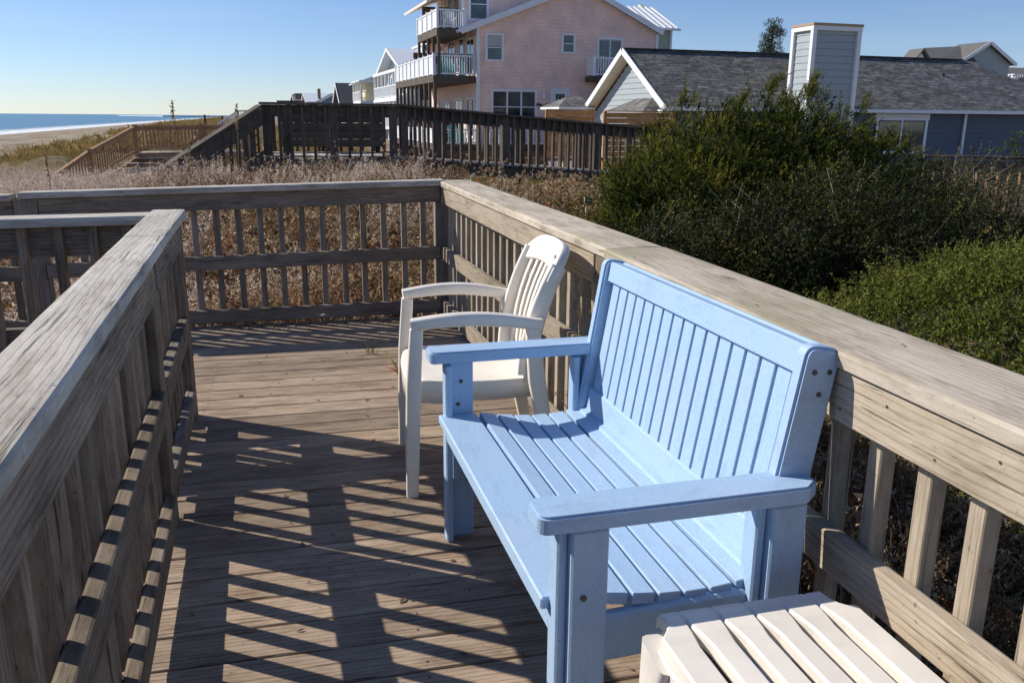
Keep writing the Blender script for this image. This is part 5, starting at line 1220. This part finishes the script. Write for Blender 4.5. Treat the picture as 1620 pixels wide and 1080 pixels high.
# ---- groundcover right of the railing: bright green upright sprigs over a hidden mound
def mound_h(x, y):
    m = np.exp(-(((x - 5.7) / 3.2) ** 6)) * np.exp(-(((y - 2.7) / 3.0) ** 6)) * sm(1.45, 2.1, x - .06 * y) 
    t = .40 + .07 * np.sin(x * 2.1 + 1) * np.cos(y * 1.7) + .05 * np.sin(x * 3.3 + y * 2) * np.cos(y * 2.9 - x) + .06 * np.sin(x * 1.4 - y * 1.1)
    return np.maximum(0, t - ground(x, y)) * m
n = 33000; xx = 1.4 + 7.2 * rng.uniform(0, 1, n) ** 1.35; yy = rng.uniform(.2, 6.0, n); mh = mound_h(xx, yy); ok = (mh > .10); xx, yy, mh = xx[ok], yy[ok], mh[ok]
def sprig(n=20, h=.11):
    d = unit(1, 1.3)[0]; f = np.linspace(.0, 1, n); bend = rng.normal(0, .25, 3); p = d * h * f[:, None] + bend * h * (f ** 2)[:, None] * .5
    return blades(p, unit(n, .3) + d * .9, .026 * (1.2 - f * .75), .0085, .15, .22 + .5 * f, 1, .35)
sprigs = [sprig() for _ in range(5)]
base = on_ground(xx, yy); base[:, 2] += mh + rng.uniform(-.10, .03, len(xx)) + .05 * np.sin(xx * 8 + yy * 3) * np.sin(yy * 7 - xx * 4); clump = .13 * np.sin(xx * 8 + yy * 3) * np.sin(yy * 7 - xx * 4) + .08 * np.sin(xx * 2.3 - yy)
gp = veg('groundcover', scatter_templates(sprigs, base, rng.uniform(.9, 1.75, len(xx)), clump + .06 + rng.normal(0, .10, len(xx)), .35), 'f_green')
# dark body of the mound (old inner twigs)
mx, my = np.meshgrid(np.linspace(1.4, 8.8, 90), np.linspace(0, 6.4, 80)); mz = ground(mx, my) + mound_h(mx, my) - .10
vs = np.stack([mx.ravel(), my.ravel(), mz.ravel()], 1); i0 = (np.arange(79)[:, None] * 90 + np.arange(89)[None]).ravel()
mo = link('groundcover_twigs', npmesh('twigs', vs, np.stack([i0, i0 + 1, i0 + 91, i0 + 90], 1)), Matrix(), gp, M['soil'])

# ---- shrubs: branches plus leaves
def branch_tubes(segs, mat, parent, name='branch'):
    """segs: list of (p0,p1,r0,r1) -> one mesh of 5 sided tubes"""
    p0 = np.array([s_[0] for s_ in segs]); p1 = np.array([s_[1] for s_ in segs]); r0 = np.array([s_[2] for s_ in segs]); r1 = np.array([s_[3] for s_ in segs])
    Rm = rot_to(p1 - p0); K = 4; vs = []
    for P_, r_ in ((p0, r0), (p1, r1)):
        for k in range(K):
            a = 6.2832 * k / K; vs.append(P_ + (Rm[:, :, 0] * math.cos(a) + Rm[:, :, 1] * math.sin(a)) * r_[:, None])
    vs = np.stack(vs, 1).reshape(-1, 3); i = np.arange(len(segs))[:, None] * 2 * K
    fs = np.concatenate([i + np.array([[k, (k + 1) % K, K + (k + 1) % K, K + k]]) for k in range(K)], 0)
    return link(name, npmesh(name, vs, fs), Matrix(), parent, M[mat], True)
def grow(base, lobes, nb, twig=.35):
    """limbs from the base to points inside ellipsoid lobes, then side twigs; returns segments and twig list"""
    segs = []; tw = []
    for (c, r) in lobes:
        c = np.array(c); r = np.array(r)
        for _ in range(nb):
            u = unit(1)[0] * rng.uniform(.45, 1.) ; tgt = c + u * r; mid = base + (tgt - base) * .5 + rng.normal(0, .08, 3) * np.linalg.norm(tgt - base)
            segs += [(base, mid, .035, .02), (mid, tgt, .02, .006)]
            for f in rng.uniform(.2, 1, 9):
                p = mid + (tgt - mid) * f; d = unit(1, .3)[0] + (tgt - mid) / np.linalg.norm(tgt - mid) * .8; d /= np.linalg.norm(d); L = twig * rng.uniform(.5, 1.1)
                segs.append((p, p + d * L, .007, .002)); tw.append((p, d, L))
    return segs, tw
def shell_points(lobes, n, lo=.55, hi=1.06, zmin=None):
    P_, N_ = [], []; vol = np.array([np.prod(r) ** (2 / 3) for c, r in lobes]); cnt = (n * vol / vol.sum()).astype(int)
    for (c, r), m in zip(lobes, cnt):
        u = unit(m); q = rng.uniform(lo ** 3, hi ** 3, m) ** (1 / 3.)
        bump = 1 + .10 * np.sin(u[:, 0] * 9 + c[0] * 5) * np.sin(u[:, 1] * 8 + 2) + .08 * np.sin(u[:, 2] * 11 + u[:, 0] * 5)
        P_.append(np.array(c) + u * np.array(r) * (q * bump)[:, None]); nn = u / np.array(r); N_.append(nn / np.linalg.norm(nn, axis=1, keepdims=True))
    P_, N_ = np.concatenate(P_), np.concatenate(N_)
    if zmin is not None: ok = P_[:, 2] > zmin; P_, N_ = P_[ok], N_[ok]
    return P_, N_
# cedar: feathery sprays that point up and outwards
GZc = float(ground(4.2, 7.6))
cedar = thing('red_cedar', 'large dark wind-shaped cedar with yellow green tips, right of the walkover', 'tree', (4.2, 7.7, GZc))
cl = [((4.0, 7.5, .45), (1.35, 1.1, .62)), ((3.5, 7.3, .30), (.80, .9, .55)), ((4.75, 7.8, .95), (.75, .65, .58)), ((5.35, 7.8, .62), (.85, .8, .6)), ((3.1, 7.1, .72), (.45, .5, .30)),
      ((3.95, 7.7, 1.0), (.7, .6, .40)), ((3.5, 6.8, -.05), (.8, .8, .5)), ((5.9, 7.6, .22), (.65, .7, .52)), ((4.9, 7.0, .2), (1.2, .8, .55)), ((2.95, 6.8, .30), (.40, .5, .40)), ((6.3, 7.7, .2), (.5, .6, .38))]
segs, tw = grow(np.array([4.2, 7.7, GZc]), cl, 9)
segs.append((np.array([4.2, 7.7, GZc - .3]), np.array([4.25, 7.7, GZc + .7]), .16, .10))
branch_tubes(segs, 'bark', cedar, 'trunk')
Pn, Nn = shell_points(cl, 30000, .50, 1.06, GZc - .05)
Pn = Pn + .07 * np.stack([np.sin(Pn[:, 1] * 9 + Pn[:, 2] * 7), np.sin(Pn[:, 0] * 8), np.sin(Pn[:, 0] * 10 + Pn[:, 1] * 6)], 1)
wind = np.array([.35, .15, .75])
def spray_template(L=.15, n=15):
    f = np.linspace(.0, 1, n); d = np.array([0, 0, 1.]); s_ = np.where(np.arange(n) % 2, 1., -1.)
    p = np.stack([.018 * np.sin(f * 5), np.zeros(n), f * L], 1)
    dd = np.stack([s_ * (.9 - .5 * f), rng.normal(0, .35, n), np.full(n, .9)], 1)
    return blades(p, dd, (.045 * (1.15 - .75 * f)), .019, .15, .12 + .68 * f, 1, .35, rng.uniform(-.6, .6, n))
def orient(temps, pos, dirs, sc, tint):
    out = []; which = rng.integers(0, len(temps), len(pos)); Rm = rot_to(dirs)
    a = rng.uniform(0, 6.28, len(pos)); ca, sa = np.cos(a)[:, None], np.sin(a)[:, None]
    A = Rm[:, :, 0] * ca + Rm[:, :, 1] * sa; B = -Rm[:, :, 0] * sa + Rm[:, :, 1] * ca; C = Rm[:, :, 2]
    for k, (v, f, t) in enumerate(temps):
        ix = np.where(which == k)[0]; m = len(ix)
        P_ = (v[None, :, 0:1] * A[ix][:, None] + v[None, :, 1:2] * B[ix][:, None] + v[None, :, 2:3] * C[ix][:, None]) * sc[ix][:, None, None] + pos[ix][:, None]
        out.append((P_.reshape(-1, 3), (f[None] + (np.arange(m) * len(v))[:, None, None]).reshape(-1, f.shape[1]), np.clip(t[None] + tint[ix][:, None], 0, 1).reshape(-1)))
    return join(out)
sprays = [spray_template() for _ in range(6)]
clumpn = .22 * np.sin(Pn[:, 0] * 4 + Pn[:, 2] * 5) * np.cos(Pn[:, 1] * 5) + .10 * np.sin(Pn[:, 0] * 11 + Pn[:, 2] * 9)
veg('crown', orient(sprays, Pn, Nn * .9 + wind * .75 + rng.normal(0, .5, Nn.shape), rng.uniform(.5, 1.0, len(Pn)), clumpn + rng.normal(-.02, .12, len(Pn))), 'f_cedar', cedar, None)
# feathery leaders along the top edge
m = 90; px = rng.uniform(2.6, 6.6, m); 
tops = []; td = []
allc = Pn[rng.integers(0, len(Pn), 9000)]
for i in range(m):
    near = allc[np.abs(allc[:, 0] - px[i]) < .12]
    if len(near) == 0: continue
    b = near[np.argmax(near[:, 2])]; d = np.array([.45, .05, .9]) + rng.normal(0, .15, 3); d /= np.linalg.norm(d); L = rng.uniform(.08, .24)
    for f in np.linspace(0, 1, 9): tops.append(b + d * L * f + rng.normal(0, .012, 3)); td.append(d + rng.normal(0, .3, 3))
tops, td = np.array(tops), np.array(td)
veg('leader', orient(sprays, tops, td, rng.uniform(.35, .65, len(tops)), rng.uniform(0, .3, len(tops))), 'f_cedar', cedar, None)
# small leaved evergreen shrubs in front and to the right
def shrub(label, base, lobes, n, mat, leaf=(.020, .011), twigs=10, name='evergreen_shrub', tw_len=.3, up=.5, sticks=0):
    z0 = float(ground(base[0], base[1])); t = thing(name, label, 'shrub', (base[0], base[1], z0))
    segs, tw = grow(np.array([base[0], base[1], z0]), lobes, twigs, tw_len)
    Pn, Nn = shell_points(lobes, n // 9, .50, 1.08, z0 - .05)
    Pn = Pn + .09 * np.stack([np.sin(Pn[:, 1] * 8 + Pn[:, 2] * 6), np.sin(Pn[:, 0] * 7 + 1), np.sin(Pn[:, 0] * 9 + Pn[:, 1] * 7)], 1)
    # leaves sit along short twigs
    d = Nn + np.array([0, 0, up]) + rng.normal(0, .55, Nn.shape); d /= np.linalg.norm(d, axis=1, keepdims=True); L = rng.uniform(.06, .17, len(Pn))
    for i in range(0, len(Pn), 3): segs.append((Pn[i], Pn[i] + d[i] * L[i], .0025, .001))
    k = 9; f = rng.uniform(.1, 1.05, (len(Pn), k, 1)); pp = (Pn[:, None] + d[:, None] * L[:, None, None] * f).reshape(-1, 3)
    dd = np.repeat(d, k, 0) * .7 + unit(len(pp)); tint = np.repeat(.40 + .22 * np.sin(Pn[:, 0] * 5 + Pn[:, 2] * 7) * np.cos(Pn[:, 1] * 4) + rng.normal(0, .16, len(Pn)), k) + rng.normal(0, .08, len(pp))
    data = blades(pp, dd, rng.uniform(.7, 1.3, len(pp)) * leaf[0], leaf[1], .15, np.clip(tint, 0, 1), 1, .55)
    stk = []
    for _ in range(sticks):
        c, r = lobes[rng.integers(0, len(lobes))]; u = unit(1, 1.2)[0]; p = np.array(c) + u * np.array(r) * .9; q = unit(1, 1.0)[0]; LL = rng.uniform(.15, .4)
        stk.append((p, p + q * LL, .0045, .0018)); m = 20; ff = rng.uniform(.15, 1, m)
        data = join([data, blades(p + q * LL * ff[:, None], unit(m) + q, leaf[0] * 1.0, leaf[1], .1, np.clip(rng.normal(.6, .15, m), 0, 1), 1, .5)])
    branch_tubes(segs, 'bark', t, 'branch'); branch_tubes(stk, 'twig', t, 'twig'); veg('foliage', data, mat, t, None)
    return t
shrub('dark small-leaved shrub right behind the railing joint, below the cedar', (2.7, 5.5), [((2.85, 5.6, .14), (.70, .65, .48)), ((2.35, 5.5, .18), (.40, .5, .40)), ((3.3, 5.5, .1), (.5, .5, .48))], 60000, 'f_myrtle', (.024, .015), sticks=26)
shrub('dark small-leaved shrub in the middle, above the green groundcover', (4.0, 5.9), [((4.0, 5.9, .30), (.85, .75, .58)), ((4.7, 6.2, .35), (.8, .7, .55)), ((3.4, 5.9, .22), (.6, .5, .48))], 62000, 'f_myrtle', (.024, .015), sticks=30)
shrub('taller olive shrub with bare twigs at the right edge, below the house window', (6.6, 7.6), [((6.4, 7.4, .30), (.75, .8, .62)), ((7.1, 7.7, .30), (.75, .8, .58)), ((7.7, 7.8, .1), (.8, .8, .55)), ((6.9, 7.1, .0), (.9, .7, .5)), ((5.9, 6.9, .15), (.6, .6, .55))], 62000, 'f_olive', (.026, .012), sticks=60, name='twiggy_shrub', up=.9)
shrub('dark shrub filling the gap between olive shrub and groundcover', (5.9, 6.3), [((5.7, 6.5, .1), (1.0, .5, .42)), ((6.9, 6.6, -.05), (.9, .6, .45)), ((5.1, 6.2, .1), (.7, .4, .45))], 34000, 'f_myrtle', (.024, .015), sticks=14)
shrub('bright green shrub against the dark house wall at the right edge', (15.5, 15.0), [((15.3, 15.0, .30), (1.3, 1.2, .75)), ((17.2, 15.8, .35), (1.4, 1.1, .8))], 14000, 'f_green', (.05, .03), sticks=4, tw_len=.4)
# fence rail glimpsed at the right edge
rf_ = thing('boardwalk_railing', 'short piece of brown railing at the right edge behind the olive shrub', 'railing', (9.6, 10.2, -.6))
board('top_board', (8.4, 10.4, .86), (13.0, 9.6, .80), .15, .04, 'dark', rf_); board('face_board', (8.4, 10.33, .74), (13.0, 9.53, .68), .14, .04, 'dark', rf_, up=(.17, .98, 0))
for i in range(30): f = i / 29; board('baluster', (8.45 + 4.5 * f, 10.37 - .78 * f, -.3), (8.45 + 4.5 * f, 10.37 - .78 * f, .70), .045, .045, 'orange', rf_, up=(0, 1, 0), bev=0)
# pines beyond the roof
def pine(label, x, y, z0, z1, r, n):
    t = link('pine_tree', None, CF @ Matrix.Translation((x, y, z0))); tag(t, label, 'tree', 'pines behind the grey roof')
    p = CF @ Vector((x, y, z0)); X_, Y_ = p.x, p.y; H = z1 - z0; segs = [(np.array([X_, Y_, z0]), np.array([X_, Y_, z1 - .2]), .16, .04)]; lob = []
    for i in range(80):
        f = 1 - .6 * rng.uniform(0, 1) ** .8; a = rng.uniform(0, 6.28); rr_ = r * (1.12 - f) * 2.3 * rng.uniform(.25, 1.); c = np.array([X_ + math.cos(a) * rr_ * .75, Y_ + math.sin(a) * rr_ * .75, z0 + H * f]); lob.append((c, np.array([.34, .34, .26]) * r / 1.75 * rng.uniform(.6, 1.2)))
        segs.append((np.array([X_, Y_, z0 + H * f - .25]), c, .05, .02))
    branch_tubes(segs, 'bark', t, 'trunk'); Pn, Nn = shell_points(lob, n, .2, 1.1)
    veg('crown', blades(Pn, Nn + np.array([0, 0, 1.1]) + rng.normal(0, .3, Nn.shape), .22, .035, .1, np.clip(rng.normal(.5, .22, len(Pn)), 0, 1), 1, .3), 'f_pine', t, None)
pine('pine tree whose crown rises above the grey roof left of the chimney', 34.2, 52.3, -1.5, 7.5, 1.75, 11000)
pine('low pine top just left of the taller pine above the ridge', 31.6, 52.5, -1.5, 5.6, .7, 1600)
pine('dark pine at the right edge under the far grey house', 51.5, 47.0, -1.5, 5.0, 2.2, 7000)
# small things: tag on a stake, weeds through the deck, debris
sg_ = thing('stake_sign', 'small pale square tag on a thin stake in the hollow beyond the railing', 'sign', (3.25, 9.6, .0))
board('stake', (3.25, 9.6, -.3), (3.25, 9.6, .42), .02, .02, 'tag', sg_, up=(0, 1, 0)); board('tag_plate', (3.215, 9.58, .40), (3.30, 9.58, .40), .014, .095, 'tag', sg_, up=(0, 0, 1))
rw = thing('weed_sprout', 'small red and yellow weed growing up between deck planks', 'plant', (.47, 4.40, 0))
m = 11; a = rng.uniform(0, 6.28, m)
veg('leaf', blades(np.tile([[.47, 4.40, .0]], (m, 1)) + rng.normal(0, .014, (m, 3)) * [1, 1, 0], np.stack([np.cos(a) * .5, np.sin(a) * .5, np.full(m, 1.)], 1), rng.uniform(.07, .17, m), .013, .7, rng.uniform(0, 1, m), 4, .1), 'f_red', rw, None)
gw = thing('grass_sprout', 'thin green grass growing between deck planks left of the red weed', 'plant', (.34, 4.84, 0))
m = 9; a = rng.uniform(0, 6.28, m)
veg('leaf', blades(np.tile([[.34, 4.84, .0]], (m, 1)) + rng.normal(0, .012, (m, 3)) * [1, 1, 0], np.stack([np.cos(a) * .6, np.sin(a) * .6, np.full(m, 1.)], 1), rng.uniform(.08, .20, m), .006, .3, rng.uniform(.3, .6, m), 3, .1), 'f_green', gw, None)
